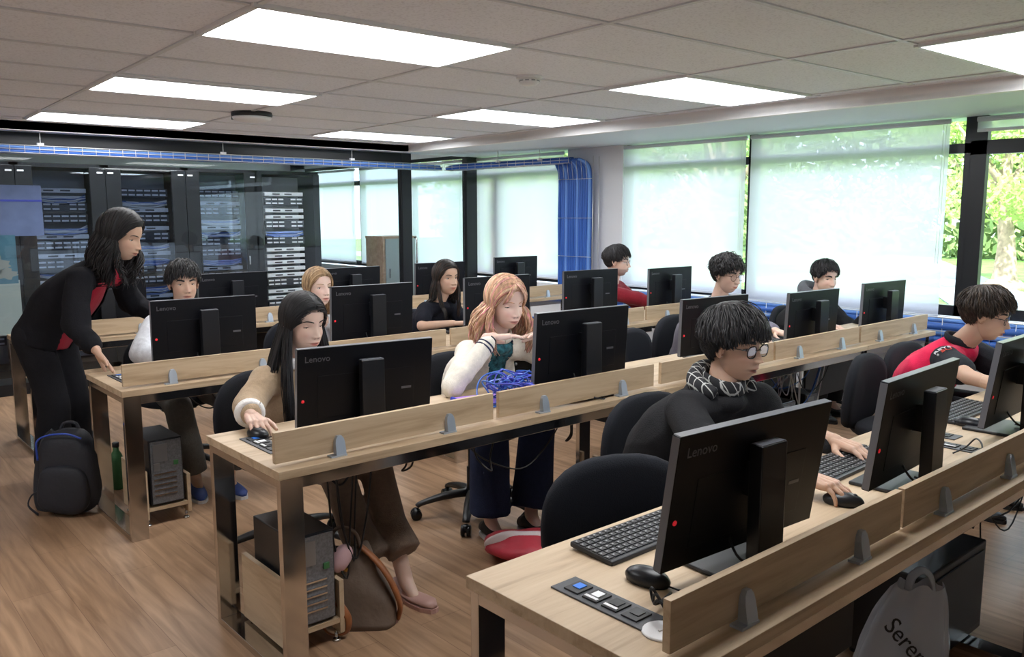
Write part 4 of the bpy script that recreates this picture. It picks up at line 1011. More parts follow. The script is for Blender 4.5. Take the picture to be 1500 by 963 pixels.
def head_mesh(male=True, jaw=1.0, mouth_open=0, smile=0, lipc=(.80, .50, .50), beard=0, detail=1.0):
    nu, nv = int(150*detail), int(124*detail)
    t = np.linspace(-PI, PI, nu, endpoint=False); th = t-.55*np.sin(t)
    s = np.linspace(-1, 1, nv); ph = s*PI/2*.995-.10*np.sin(s*PI)*-1*0
    TH, PH = np.meshgrid(th, ph); d = np.stack([np.cos(PH)*np.cos(TH), np.cos(PH)*np.sin(TH), np.sin(PH)], -1).reshape(-1, 3)
    P = HO + d*head_base(d, jaw)[:, None]
    P, lips, blush, nos, line = head_feat(P, d, mouth_open, male, smile)
    col = np.ones((len(P), 3)); lc = np.array(lipc)
    for k in range(3): col[:, k] = (1-lips)+lips*lc[k]
    col *= (1-blush[:, None]*np.array([.02, .16, .14])); col *= (1-.75*nos[:, None]); col *= (1-.72*line[:, None])
    if beard:
        z = P[:, 2]; bm = np.clip((-.050-z)/.012, 0, 1)*np.clip(1-lips, 0, 1)*np.clip((d[:, 0]+.1)/.3, 0, 1); bm = np.maximum(bm, g2(P[:, 1], z, 0, -.053, .024, .005)*np.clip(d[:, 0], 0, 1))
        col *= (1-beard*bm[:, None]*np.array([.62, .60, .55]))
    fs = []
    for j in range(nv-1):
        for i in range(nu): i2 = (i+1) % nu; fs.append((j*nu+i, j*nu+i2, (j+1)*nu+i2, (j+1)*nu+i))
    fs.append(tuple(range(nu-1, -1, -1))); fs.append(tuple((nv-1)*nu+k for k in range(nu)))
    return P, fs, col
def surf_x(y, z, jaw=1.0):
    """front surface of the face at (y,z) in head space"""
    ys = np.array([[.0]]); x = .09
    for _ in range(12):
        v = np.array([[x, y, z]])-HO; r = np.linalg.norm(v); d = v/r
        P, *_r = head_feat(HO+d*head_base(d, jaw)[:, None], d); x = x+(P[0, 0]-x)*.8
        if abs(P[0, 0]-x) < 1e-5: break
    return x
def ik(a, c, l1, l2, pole):
    a, c = V(a), V(c); d = c-a; L_ = d.length
    if L_ > (l1+l2)*.995: s = L_/(l1+l2)*1.01; l1 *= s; l2 *= s
    x = (l1*l1-l2*l2+L_*L_)/(2*L_); h = math.sqrt(max(l1*l1-x*x, 0)); dn = d.normalized(); p = V(pole); p = (p-dn*p.dot(dn)).normalized()
    return a+dn*x+p*h
def hand(b, wr, F, N, side, curls=(.3, .4, .3), spread=.10, s=1.0, thumb=.6):
    """palm, four fingers and a thumb; side=+1 for a left hand"""
    F = V(F).normalized(); N = V(N); N = (N-F*N.dot(F)).normalized(); up = -N; S = up.cross(F)*(1 if side < 0 else -1)   # towards the thumb
    w = V(wr); kn = [(.086, .027), (.090, .009), (.086, -.009), (.078, -.026)]; ln = [.072, .080, .074, .058]; rd = [.0088, .0090, .0086, .0076]
    b.cap(w-F*.035*s, w+F*.01*s, .024*s, .023*s); 
    for k, (f, t) in enumerate(kn):
        K = w+F*f*s+S*t*s+up*.004*s*(1-abs(k-1.5)/1.5)
        b.cap(w+F*.012*s+S*t*.6*s, K, .0150*s, .0125*s, n=10); b.cap(w+F*.02*s+S*t*.7*s+N*.006*s, K+N*.004*s-F*.01*s, .0125*s, .010*s, n=10)
        d = (F+S*(spread*(1.5-k))).normalized(); p = K; ang = 0; ax = None
        for j, fr in enumerate((.46, .30, .24)):
            ang += curls[j]*(1+.08*k); dd = (d*math.cos(ang)+N*math.sin(ang)).normalized(); q = p+dd*ln[k]*fr*s
            b.cap(p, q, rd[k]*(1-.10*j)*s, rd[k]*(.93-.12*j)*s, n=10); p = q
    p = w+F*.022*s+S*.020*s+N*.008*s; q = p+(F*.55+S*.75+N*.30*thumb).normalized()*.042*s; b.cap(p, q, .0145*s, .0115*s, n=10)
    r = q+(F*.9+S*.35+N*.35*thumb).normalized()*.034*s; b.cap(q, r, .0108*s, .0096*s, n=10); t = r+(F*1.0+S*.05+N*.35*thumb).normalized()*.027*s; b.cap(r, t, .0096*s, .0078*s, n=10)
def loft(b, pts, rad, az_L, n=28):
    """closed loft; rad = (half width, half depth)"""
    up = V((-math.sin(az_L+PI/2), math.cos(az_L+PI/2), 0))
    m = len(pts); vs = []; fs = []; Lv = V((math.cos(az_L), math.sin(az_L), 0)); rad = lerp_list(list(rad), m)
    for i in range(m):
        t = (pts[min(i+1, m-1)]-pts[max(i-1, 0)]).normalized(); W = (Lv-t*Lv.dot(t)).normalized(); D = t.cross(W)
        for k in range(n):
            a = 2*PI*k/n; c, s = math.cos(a), math.sin(a); e = .88
            vs.append(pts[i]+W*(rad[i][0]*math.copysign(abs(c)**e, c))+D*(rad[i][1]*math.copysign(abs(s)**e, s)))
    for i in range(m-1):
        for k in range(n): k2 = (k+1) % n; fs.append((i*n+k, i*n+k2, (i+1)*n+k2, (i+1)*n+k))
    fs.append(tuple(range(n-1, -1, -1))); fs.append(tuple((m-1)*n+k for k in range(n)))
    b.add(vs, fs, 0, True)
def obj_from(co, fs, name, mats, parent, origin, midx=None, tint=None):
    me = bpy.data.meshes.new(name); me.from_pydata((np.array(co)-np.array(origin)).tolist(), [], fs)
    for m_ in (mats if isinstance(mats, list) else [mats]): me.materials.append(m_)
    me.polygons.foreach_set('use_smooth', [True]*len(me.polygons))
    if midx is not None: me.polygons.foreach_set('material_index', midx)
    if tint is not None:
        at = me.color_attributes.new('Tint', 'FLOAT_COLOR', 'POINT'); a = np.ones((len(co), 4)); a[:, :3] = tint; at.data.foreach_set('color', a.ravel())
    me.update(); ob = bpy.data.objects.new(name, me); COL.objects.link(ob)
    if parent: ob.parent = parent
    return ob
def wrinkle(co, no, amp, sc, seed, axis=(1, 1, .6)):
    out = co.copy()
    for i in range(len(co)):
        p = co[i]; v = V((p[0]*axis[0], p[1]*axis[1], p[2]*axis[2]))*sc+V((seed, seed*.7, 0))
        w = noise.noise(v+V((noise.noise(v*.6)*1.2, 0, 0)))
        out[i] = p+no[i]*(amp*(1-2*abs(w)**.8)*.8)
    return out
PEOPLE = []
def person(label, head, haz, pitch, hs, taz, hip, skin, hair, garment, nb=None, roll=0, male=True, jaw=1.0, eyelid=.45, gaze=0, mouth_open=0, smile=0, lipc=(.80, .52, .52), beard=0, glasses=None,
           sw=.19, bs=1.0, R=None, L=None, legs=None, trousers=None, shoe=None, face_det=1.0, inner=None, openw=None, sleeves=None, short_sleeve=False, collar=None, neck_r=.054, tw=1.0, sleeve_stop=.04, seed=1, shdrop=.045, hem=.075, calf=.075, slf=.6, cuffz=.035, extra=None):
    ru = random.Random(seed*31+7); O_ = V((hip[0], hip[1], 0)); root = empty('person', O_); tag(root, label, 'person'); og = tuple(O_)
    H = V(head); Rh = Matrix.Rotation(haz, 3, 'Z') @ Matrix.Rotation(pitch, 3, 'Y') @ Matrix.Rotation(roll, 3, 'X')
    def hp(v): return H + Rh @ (V(v)*hs)
    nb = V(nb) if nb else hp((-.035, 0, -.10))+V((0, 0, -.105*hs)); hip = V(hip)
    Fv = V((math.cos(taz), math.sin(taz), 0)); Lv = V((-Fv.y, Fv.x, 0)); spine = (nb-hip)
    mid = hip.lerp(nb, .5)-Fv*.035; ch = hip.lerp(nb, .80)-Fv*.02
    spn = smooth_path([hip-V((0, 0, .02)), hip.lerp(mid, .5), mid, ch, nb], 4)
    sh = {1: nb+Lv*(sw-.035)*bs-V((0, 0, shdrop*bs)), -1: nb-Lv*(sw-.035)*bs-V((0, 0, shdrop*bs))}
    # arms
    arms = {}
    for sd, A in ((-1, R), (1, L)):
        if A is None: A = dict(w=nb+Fv*.33+Lv*sd*.12+V((0, 0, 0)), F=Fv+V((0, 0, -.15)))
        if 'w' in A and A['w'] is not None: w = V(A['w'])
        e = V(A['e']) if 'e' in A else ik(sh[sd], w, .285*bs, .25*bs, Lv*sd*.5-Fv*.15-V((0, 0, 1)))
        arms[sd] = (sh[sd], e, w, A)
    # ---- skin body: one mesh
    b = MB(); b.tube([hp((-.018, 0, -.04)), hp((-.022, 0, -.085)), nb+V((0, 0, .01)), nb-V((0, 0, .06))], [neck_r*hs, neck_r*.97*hs, neck_r*1.06*hs, neck_r*1.2*hs], 16)
    k = .84; loft(b, spn, [(.165*bs*k*tw, .105*bs*k), (.135*bs*k*tw, .095*bs*k), (.16*bs*k, .11*bs*k), (.165*bs*k, .095*bs*k), (.095*bs, .07*bs), (.055*bs, .055*bs)], taz+PI/2)
    for sd, (s0, e, w, A) in arms.items():
        b.cap(nb-V((0, 0, .05))+Lv*sd*.06, s0, .045*bs, .040*bs); b.cap(s0, e, .043*bs, .037*bs); d = (e-w).normalized(); b.cap(e, w+d*.02, .036*bs, .024*bs)
    if legs is None:
        kz = .50; legs = {}
        for sd in (-1, 1):
            k0 = V((hip.x, hip.y, 0))+Fv*.40+Lv*sd*.12; legs[sd] = (V((k0.x, k0.y, .52)), V((k0.x, k0.y, .09))-Fv*.03)
    for sd, (kn, an) in legs.items():
        kn, an = V(kn), V(an); h0 = hip+Lv*sd*.09*bs; b.cap(h0, kn, .07*bs, .05*bs); b.cap(kn, an, .048*bs, .033*bs); b.cap(an, an+Fv*.06-V((0, 0, .045)), .032, .025)
    co, no, fs = remesh(b, .0075, 3); C = [co]; FS = list(fs); T_ = [np.ones((len(co), 3))]; off = len(co)
    def addpart(co, fs, tint=None):
        nonlocal off
        C.append(np.array(co)); FS.extend([tuple(i+off for i in f) for f in fs]); T_.append(np.ones((len(co), 3)) if tint is None else tint); off += len(co)
    P, hf, hc = head_mesh(male, jaw, mouth_open, smile, lipc, beard, face_det)
    RhN = np.array(Rh); HN = np.array(H); addpart(HN+(P*hs)@RhN.T, hf, hc)
    # ears and eyelids
    eb = MB()
    for sd in (-1, 1):
        Re = Matrix.Rotation(sd*.38, 3, 'Z'); eb.ell((-.008, sd*.0745, -.006), (.016, .0045, .029), rot=Re, nu=16, nv=12)
        rim = [(.006, sd*.0755, -.020), (.008, sd*.077, .004), (.004, sd*.080, .020), (-.010, sd*.083, .026), (-.021, sd*.084, .014), (-.022, sd*.082, -.006), (-.012, sd*.078, -.026), (-.002, sd*.075, -.034), (.004, sd*.0745, -.028)]
        eb.tube(smooth_path(rim, 3), .0038, 7)
    ex = surf_x(.031, .001, jaw)-.0075; er = .0122; lid = -.55*eyelid+.45
    for sd in (-1, 1):
        for (lo, hi, rr) in ((lid, 1.45, er*1.09), (-1.45, -.42, er*1.07)):
            vs = []; f2 = []; nu, nv = 18, 8
            for j in range(nv+1):
                el = lo+(hi-lo)*j/nv
                for i in range(nu+1):
                    a = -1.5+3.0*i/nu; curve = .0 if abs(lo) > 1 else 0
                    el2 = el-(.35*(a/1.5)**2*(1-j/nv) if hi > 1 else 0)+(.25*(a/1.5)**2*(j/nv) if hi < 0 else 0)
                    vs.append((ex+rr*math.cos(el2)*math.cos(a), sd*.031+rr*1.12*math.cos(el2)*math.sin(a), .001+rr*.95*math.sin(el2)))
            for j in range(nv):
                for i in range(nu): f2.append((j*(nu+1)+i, j*(nu+1)+i+1, (j+1)*(nu+1)+i+1, (j+1)*(nu+1)+i))
            eb.add(vs, f2)
    co = np.array(eb.v); tt = np.ones((len(co), 3))*np.array([.97, .92, .90]); addpart(HN+(co*hs)@RhN.T, eb.f, tt)
    # hands
    for sd, (s0, e, w, A) in arms.items():
        if A.get('hide'): continue
        hb = MB(); hand(hb, w, A.get('F', w-e), A.get('N', (0, 0, -1)), sd, A.get('curls', (.30, .35, .25)), A.get('spread', .09), A.get('s', 1.0)*bs, A.get('thumb', .6)); d = (e-w).normalized(); hb.cap(w, w+d*.14*bs, .0245*bs, .031*bs)
        hco, hno, hfs = remesh(hb, .0026 if A.get('fine') else .0036, 2); addpart(hco, hfs)
    obj_from(np.concatenate(C), FS, 'body', SK[skin], root, og, tint=np.concatenate(T_))
    # eyes, lashes, brows
    for sd in (-1, 1):
        q = MB(); q.ell(hp((ex, sd*.031, .001)), er*hs, 0, 16, 12); g = V((math.cos(gaze[0])*math.cos(gaze[1]), math.sin(gaze[0])*math.cos(gaze[1]), math.sin(gaze[1]))) if isinstance(gaze, tuple) else V((1, 0, -.25*eyelid)).normalized()
        c0 = V((ex, sd*.031, .001))+g*er*.72; Rg = g.to_track_quat('Z', 'Y').to_matrix()
        q.lathe([(.0062*hs, 0), (.0050*hs, er*.27*hs), (.001, er*.31*hs)], c=hp(c0), n=14, mat=1, rot=Rh @ Rg); q.build('eye', [M['eye'], M['iris']], root, og)
        l = MB(); rr = er*1.11; pts = []
        for i in range(9):
            a = -1.25+2.5*i/8; el = lid-.35*(a/1.5)**2; pts.append(hp((ex+rr*math.cos(el)*math.cos(a), sd*.031+rr*1.12*math.cos(el)*math.sin(a), .001+rr*.95*math.sin(el))))
        l.tube(pts, [.0006*hs, .0015*hs, .0017*hs, .0015*hs, .0008*hs], 5); l.build('eyelashes', M['lash'], root, og)
        w = MB(); pts = []; br = .0050 if male else .0025
        for y_, z_ in ((.013, .0215), (.022, .0243), (.033, .0262), (.043, .0250), (.051, .0200)):
            pts.append(hp((surf_x(y_, z_, jaw)+.0005, sd*y_, z_)))
        w.tube(smooth_path(pts, 3), [(.0012*hs, br*.8*hs), (.0014*hs, br*hs), (.0013*hs, br*.85*hs), (.001*hs, br*.3*hs)], 7, up=Rh @ V((0, 0, 1))); w.build('eyebrow', hair[1][0] if hair[0] != 'x' else M['lash'], root, og)
    if glasses:
        q = MB(); gx = max(surf_x(.008, .004, jaw), surf_x(.03, -.02, jaw))+.006; W_ = .0235; H_ = .019 if glasses != 'round' else .022
        for sd in (-1, 1):
            pts = [];
            for k in range(25):
                a = 2*PI*k/24; e = .75 if glasses != 'round' else 1.0
                pts.append(hp((gx-.010*abs(sd*.0335+W_*math.cos(a))**1*.25-.004*abs(math.cos(a)), sd*.0335+W_*math.copysign(abs(math.cos(a))**e, math.cos(a)), -.003+H_*math.copysign(abs(math.sin(a))**e, math.sin(a)))))
            q.tube(pts, .0014*hs if glasses != 'thick' else .0021*hs, 6, cap=False)
            q.tube(smooth_path([hp((gx-.005, sd*(.0335+W_), .003)), hp((gx-.02, sd*.068, .005)), hp((.02, sd*.0785, .004)), hp((-.010, sd*.0815, .002)), hp((-.022, sd*.082, -.014))], 4), .0015*hs, 6)
        q.tube(smooth_path([hp((gx, -.011, .0)), hp((gx+.003, 0, .004)), hp((gx, .011, .0))], 3), .0015*hs, 6)
        go = q.build('glasses', M['glr'] if glasses == 'round' else M['gl'], root, og)
        for sd in (-1, 1):
            z = MB(); vs = [hp((gx-.003, sd*.0335+W_*.93*math.cos(2*PI*k/20), -.003+H_*.93*math.sin(2*PI*k/20))) for k in range(20)]; vs2 = [v+(Rh @ V((.0008, 0, 0))) for v in vs]
            z.add(vs+vs2, [tuple(range(20)), tuple(range(39, 19, -1))]+[(i, 20+i, 20+(i+1) % 20, (i+1) % 20) for i in range(20)]); z.build('lens', M['lens'], go, (0, 0, 0) if False else og)
    # ---- torso garment
    def torso(extra_w, top=1.0):
        t = MB(); x = extra_w
        loft(t, spn, [((.165*tw*bs+x), (.112*bs+x)), ((.142*tw*bs+x), (.105*bs+x)), ((.160*bs+x), (.117*bs+x)), ((.172*bs+x), (.105*bs+x)), ((.105*bs+x), (.074*bs+x)), ((.058*bs+x*.7), (.058*bs+x*.7))], taz+PI/2)
        t.ell(nb-V((0, 0, .026*bs))+Fv*.006, (.070*bs+x*.5, .068*bs+x*.5, .044*bs), nu=18, nv=12)
        for sd in (-1, 1): t.cap(nb-V((0, 0, .040*bs))+Lv*sd*.05, sh[sd], (.046+x*.5)*bs, (.053+x*.7)*bs)
        return t
    def sleeve(t, sd, x, stop):
        s0, e, w, A = arms[sd]; d = (e-w).normalized()
        if short_sleeve: q = s0.lerp(e, .62); t.cap(s0, q, (.054+x)*bs, (.052+x)*bs)
        else:
            t.cap(s0, e, (.053+x)*bs, (.045+x)*bs); t.cap(e, w+d*stop, (.045+x)*bs, (.034+x)*bs)
            t.cap(s0.lerp(e, .55), e.lerp(w, .25), (.047+x)*bs, (.047+x)*bs)
    def gfinish(t, name, m_, vox=.0085, amp=.0075, cut=None, sc=8):
        co, no, fs = remesh(t, vox, 4); co = wrinkle(co, no, amp, sc, seed)
        if cut is not None:
            cen = {}
            def inside(i):
                if i in cen: return cen[i]
                v = V(co[i]); s_ = (v-hip).dot(spine)/spine.length_squared; c0 = hip+spine*s_; lat = (v-c0).dot(Lv); fr = (v-c0).dot(Fv)
                ww = np.interp(s_, [a for a, _ in cut], [a for _, a in cut]); r_ = fr > .0 and abs(lat) < ww
                cen[i] = r_; return r_
            fs = [f for f in fs if not all(inside(i) for i in f)]
        ob = obj_from(co, fs, name, m_, root, og)
        if cut is not None: md = ob.modifiers.new('thickness', 'SOLIDIFY'); md.thickness = .004; md.offset = -1
        return ob
    gname, gmat, gx_ = garment
    if inner: gfinish(torso(gx_-.010), inner[0], inner[1], .009, .002)
    t = torso(gx_)
    if sleeves is None:
        for sd in (-1, 1): sleeve(t, sd, gx_*slf, sleeve_stop)
        gfinish(t, gname, gmat, cut=openw)
    else:
        gfinish(t, gname, gmat, cut=openw)
        for sd in (-1, 1):
            t = MB(); sleeve(t, sd, gx_*.6+.004, sleeve_stop); gfinish(t, 'sleeve', sleeves, .007, .003)
    if collar:
        t = MB(); cr_, ct, ch_ = collar[1], collar[2], collar[3]; n = 28; pts = []
        for k in range(n+1):
            a = 2*PI*k/n; pts.append(nb+V((0, 0, .018+ch_*.5-.022*math.cos(a)))+Fv*(cr_*math.cos(a)*1.05)+Lv*(cr_*math.sin(a)))
        t.tube(pts, [(ct, ch_*.5)]*len(pts), 8, up=(0, 0, 1), cap=False); t.build('collar', collar[0], root, og)
    # ---- legs
    tm = trousers or M['trblack']
    t = MB(); t.cap(hip+Lv*.08*bs, hip-Lv*.08*bs, .105*bs, .105*bs)
    for sd, (kn, an) in legs.items():
        kn, an = V(kn), V(an); h0 = hip+Lv*sd*.085*bs; t.tube(smooth_path([h0, h0.lerp(kn, .5)+V((0, 0, .01)), kn], 4), [.100*bs, .086*bs, max(.07, calf*.95)*bs], 16); t.ell(kn, max(.07, calf*.95)*bs); t.ell(h0, .1*bs)
        t.tube([kn, kn.lerp(an, .5), an+V((0, 0, cuffz))], [max(.07, calf*.95)*bs, calf*bs, hem*bs], 18)
    gfinish(t, 'trousers', tm, .011, .006, sc=7)
    for sd, (kn, an) in legs.items():
        an = V(an); fz = V((an.x, an.y, 0)); fd = (Fv+Lv*sd*.12).normalized(); ml = shoe or (M['shoeblack'], M['shoeblack'])
        q = MB(); sd_ = Matrix((( fd.x, -fd.y, 0), (fd.y, fd.x, 0), (0, 0, 1)))
        flat = shoe and len(shoe) > 2
        q2 = MB(); prof = [(-.07, .032, .055), (-.03, .037, .07 if not flat else .03), (.03, .038, .055 if not flat else .022), (.09, .042, .042 if not flat else .026), (.15, .036, .034), (.185, .014, .022)]
        vs = []; fs_ = []; n = 14
        for (x, w_, h_) in prof:
            for k in range(n):
                a = 2*PI*k/n; vs.append(fz+sd_ @ V((x, w_*math.cos(a), max(.008, .014+h_*(.5+.5*math.sin(a))))))
        for i in range(len(prof)-1):
            for k in range(n): k2 = (k+1) % n; fs_.append((i*n+k, i*n+k2, (i+1)*n+k2, (i+1)*n+k))
        fs_.append(tuple(range(n-1, -1, -1))); fs_.append(tuple((len(prof)-1)*n+k for k in range(n)))
        q2.add(vs, fs_, 0, True); so = q2.build('shoe', ml[0], root, og)
        q3 = MB(); pl = [(-.078, .02), (-.06, .034), (.0, .038), (.08, .045), (.14, .040), (.185, .02), (.192, 0)]; poly = pl+[(x, -y) for x, y in pl[-2::-1]]
        q3.prism(poly, .018, Matrix.Translation(fz) @ sd_.to_4x4()); q3.build('sole', ml[1], so, og)
    # ---- hair
    style = hair[0]; mats = hair[1]; weights = hair[2] if len(hair) > 2 else None; opt = hair[3] if len(hair) > 3 else {}
    hb = MB(); vol = opt.get('vol', .016)
    def hline(az):   # lowest hair elevation for an azimuth (0 = face front)
        a = abs(az); return np.interp(a, [0, .45, .8, 1.15, 1.45, 1.75, 2.2, PI], opt.get('line', [.82, .78, .62, .25, .10, -.28, -.55, -.72]))
    def srf(az, el, off): d = np.array([[math.cos(el)*math.cos(az), math.cos(el)*math.sin(az), math.sin(el)]]); return V((HO+d[0]*(head_base(d, jaw)[0]+off)))
    # cap
    nu, nv = 56, 22; vs = []; fs_ = []
    for j in range(nv+1):
        for i in range(nu):
            az = -PI+2*PI*i/nu; e0 = hline(az)+.03; el = e0+(PI/2-e0)*j/nv; o = vol*(.25+.55*min(1, j/5))*(1+.18*noise.noise(V((math.cos(az)*3, math.sin(az)*3, el*3+seed)))); vs.append(hp(srf(az, el, o)))
    for j in range(nv):
        for i in range(nu): i2 = (i+1) % nu; fs_.append((j*nu+i, j*nu+i2, (j+1)*nu+i2, (j+1)*nu+i))
    hb.add(vs, fs_, 0, True)
    def pick(): return ru.choices(range(len(mats)), weights)[0] if weights else ru.randrange(len(mats))
    if style == 'short':
        cr = V((-.42, .05, .90)).normalized(); n = int(opt.get('n', 520)*2.6); ln_ = opt.get('len', .075); curl = opt.get('curl', 0); fr = opt.get('fringe', .0)
        cnt = 0
        while cnt < n:
            z = ru.uniform(-.7, 1); a = ru.uniform(-PI, PI); el = math.asin(z)
            if el < hline(a)-.02: continue
            cnt += 1; d = V((math.cos(el)*math.cos(a), math.cos(el)*math.sin(a), math.sin(el))); t = d-cr*d.dot(cr); t = (t-d*t.dot(d))
            t = t.normalized() if t.length > 1e-3 else V((1, 0, 0))
            frontness = max(0, math.cos(a))*max(0, min(1, (el+.1)/.8))
            t = (t+V((.9*frontness*opt.get('fwd', 1), opt.get('part', 0)*frontness, 0))+V((ru.gauss(0, .22), ru.gauss(0, .22), ru.gauss(0, .15)))).normalized()
            if abs(a) > 1.0: t = (t+V((0, 0, -.6))).normalized()
            L_ = ln_*ru.uniform(.75, 1.2)*(1-.45*max(0, -math.sin(el))*1)*(.62 if (abs(a) > 1.1 and el < .35) else 1)+fr*frontness; pts = []; p = d; ph0 = ru.uniform(0, 6.3); nseg = 7; lj = ru.uniform(-.13, .10); vv = ru.uniform(.7, 1.2)
            for k in range(nseg+1):
                u = k/nseg; dd = np.array([list(p)]); off_ = vol*(.25+.9*math.sin(min(1, u*1.5)*PI/2))*(1 if u < .75 else 1-.25*(u-.75)*4)*vv
                if abs(a) > 1.0 and p.z < .15: off_ *= opt.get('side', .55)
                q = V(HO+dd[0]*(head_base(dd, jaw)[0]+off_)); 
                if curl: q = q+V((math.sin(ph0+u*9), math.cos(ph0*1.7+u*8), math.sin(ph0*.6+u*7)))*curl*u
                if k > 1 and math.asin(max(-1, min(1, p.z))) < np.interp(abs(math.atan2(p.y, p.x)), [0, .5, .85, 1.2, 1.55, 1.8, 2.2, PI], opt.get('low', [.50, .48, .36, .12, .20, -.2, -.55, -.72]))+lj: break
                pts.append(hp(q)); p = (p+t*(L_/nseg/.085)).normalized(); t = (t-p*t.dot(p)).normalized()
            if len(pts) < 2: continue
            hb.tube(pts, [.0018*hs, .0029*hs, .0028*hs, .0020*hs, .0006*hs], 5, mat=pick(), flat=.6)
    else:
        n = int(opt.get('n', 330)*1.9); part = opt.get('part', 0.0); drop = opt.get('drop', .35); wav = opt.get('wave', .004); zend = opt.get('zend', .80); spread = opt.get('spread', 1.0)
        frontside = opt.get('front', (True, True))
        for i in range(n):
            sd = 1 if i % 2 else -1; k0 = opt.get('kmax', .66)-(opt.get('kmax', .66)+1.0)*(ru.random()**.9); pts = []; shift = ru.uniform(0, 1); depth = ru.uniform(.35, 1.1)
            lam_end = PI/2+.25*ru.random(); cg = k0 > -.15
            lam0 = part*sd+ru.uniform(0, .06)+(ru.uniform(0, 1.1) if ru.random() < .45 else 0)
            for j in range(11):
                u = j/10; lam = lam0+(lam_end-lam0)*u; kk = k0-(opt.get('sweep', .55) if k0 > 0 else .12)*max(0, u)**1.3*(max(k0, 0)+.15)
                kk = max(-.98, min(.8, kk)); r_ = math.sqrt(1-kk*kk); d = np.array([[kk, sd*r_*math.sin(lam), r_*math.cos(lam)+0*.02]]); o = vol*depth*(.7+.5*u); pts.append(hp(V(HO+d[0]*(head_base(d, jaw)[0]+o))))
            last = pts[-1]; out = (last-H); out.z = 0; out = out.normalized(); ze = zend+ru.uniform(-.06, .05); steps = 9; isf = k0 > opt.get('ksplit', .05) and frontside[0 if sd < 0 else 1]; p = V(last); ph0 = ru.uniform(0, 6.3)
            for j in range(1, steps+1):
                u = j/steps; z = last.z+(ze-last.z)*u; q = V((last.x, last.y, z))+out*(.012*math.sin(u*PI)*spread+opt.get('flare', 0)*u*(.5 if isf else 1)*(.6+.8*depth))
                if isf: q = q+Fv*(.035*u)-out*.012*u
                else: q = q-Fv*(.03*u)
                q = q+V((math.sin(ph0+u*8), math.cos(ph0+u*7), 0))*wav*(.4+u)
                # keep outside of the shoulders and back
                c0 = nb-V((0, 0, .09)); rel = q-c0; lx, ly, lz = rel.dot(Lv), rel.dot(Fv), rel.z; ax, ay, az_ = (sw+.005)*bs, .118*bs, .125
                s_ = (lx/ax)**2+(ly/ay)**2+(max(lz, 0)/az_)**2
                if q.z < nb.z+.06 and s_ < 1:
                    sgn = 1 if isf else -1; need = math.sqrt(max(0, 1-(lx/ax)**2-(max(lz, 0)/az_)**2))*ay; q = q+Fv*(sgn*need*1.04-ly)*min(1, (nb.z+.06-q.z)/.06)
                pts.append(q)
            m_ = pick()
            if opt.get('ends') is not None and ru.random() < .5: pass
            hb.tube(smooth_path(pts, 2), [.0022*hs, .0040*hs, .0044*hs, .0042*hs, .0038*hs, .0010*hs], 5, mat=m_, flat=.5)
        for i in range(opt.get('bangs', 0)):   # wispy fringe
            sd = 1 if i % 2 else -1; y0 = ru.uniform(.0, .5)*sd; pts = []
            for j in range(7):
                u = j/6; az = y0*.5+sd*.55*u+ru.uniform(-.02, .02); el = 1.15-(opt.get('bl', .85)+.2*abs(y0))*u; pts.append(hp(srf(az, el, .012+.006*math.sin(u*PI))))
            hb.tube(pts, [.0025*hs, .0034*hs, .0028*hs, .0008], 5, mat=pick(), flat=.5)
    hb.build('hair', mats, root, og)
    if extra: extra(root, og, hp, Rh, H, nb, Fv, Lv, arms, hip)
    return root
def cloth(name, c, **k): return mat(name, c, k.pop('rough', .92), spec=.2, sheen=(.12 if max(c) > .1 else .0), noise_amt=k.pop('na', .08), noise_scale=k.pop('ns', 60), bump=.25, bump_scale=k.pop('bs', 220))
M['trblack'] = cloth('black_trouser_cloth', (.014, .014, .017)); M['shoeblack'] = mat('black_shoe', (.015, .015, .017), .5); M['solew'] = mat('white_sole', (.62, .62, .62), .6); M['solenavy'] = mat('blue_trainer', (.03, .06, .22), .6)
M['cream'] = cloth('cream_wool', (.74, .69, .60)); M['teal'] = cloth('teal_patterned_cotton', (.03, .13, .16), na=.8, ns=45); M['navystripe'] = mat('navy_rib_stripe', (.02, .025, .06), .9)
M['beige'] = cloth('beige_felt', (.43, .31, .20)); M['fluff'] = mat('white_fleece', (.80, .77, .74), .95, bump=.35, bump_scale=90)
M['trtaupe'] = cloth('taupe_trouser_cloth', (.20, .145, .11)); M['jeans'] = cloth('navy_denim', (.022, .032, .075)); M['olive'] = cloth('grey_olive_cloth', (.105, .10, .09))
M['sweat'] = cloth('black_sweatshirt', (.019, .019, .021)); M['hoodgrey'] = cloth('charcoal_hood_cloth', (.11, .115, .13)); M['lilac'] = cloth('grey_lilac_cotton', (.13, .12, .155)); M['maroon'] = cloth('dark_red_knit', (.21, .012, .022)); M['whitec'] = cloth('white_cotton', (.70, .71, .74)); M['tee'] = cloth('black_tee', (.012, .013, .02)); M['blazer'] = cloth('black_blazer_cloth', (.011, .011, .014)); M['redblouse'] = cloth('crimson_blouse', (.42, .012, .035))
M['jersey'] = cloth('crimson_jersey', (.66, .015, .075), ns=30); M['jblack'] = cloth('black_jersey_sleeve', (.022, .024, .030)); M['pinkshoe'] = mat('dusty_pink_leather', (.50, .30, .26), .5); M['orange'] = mat('orange_red_print', (.75, .06, .03), .6)
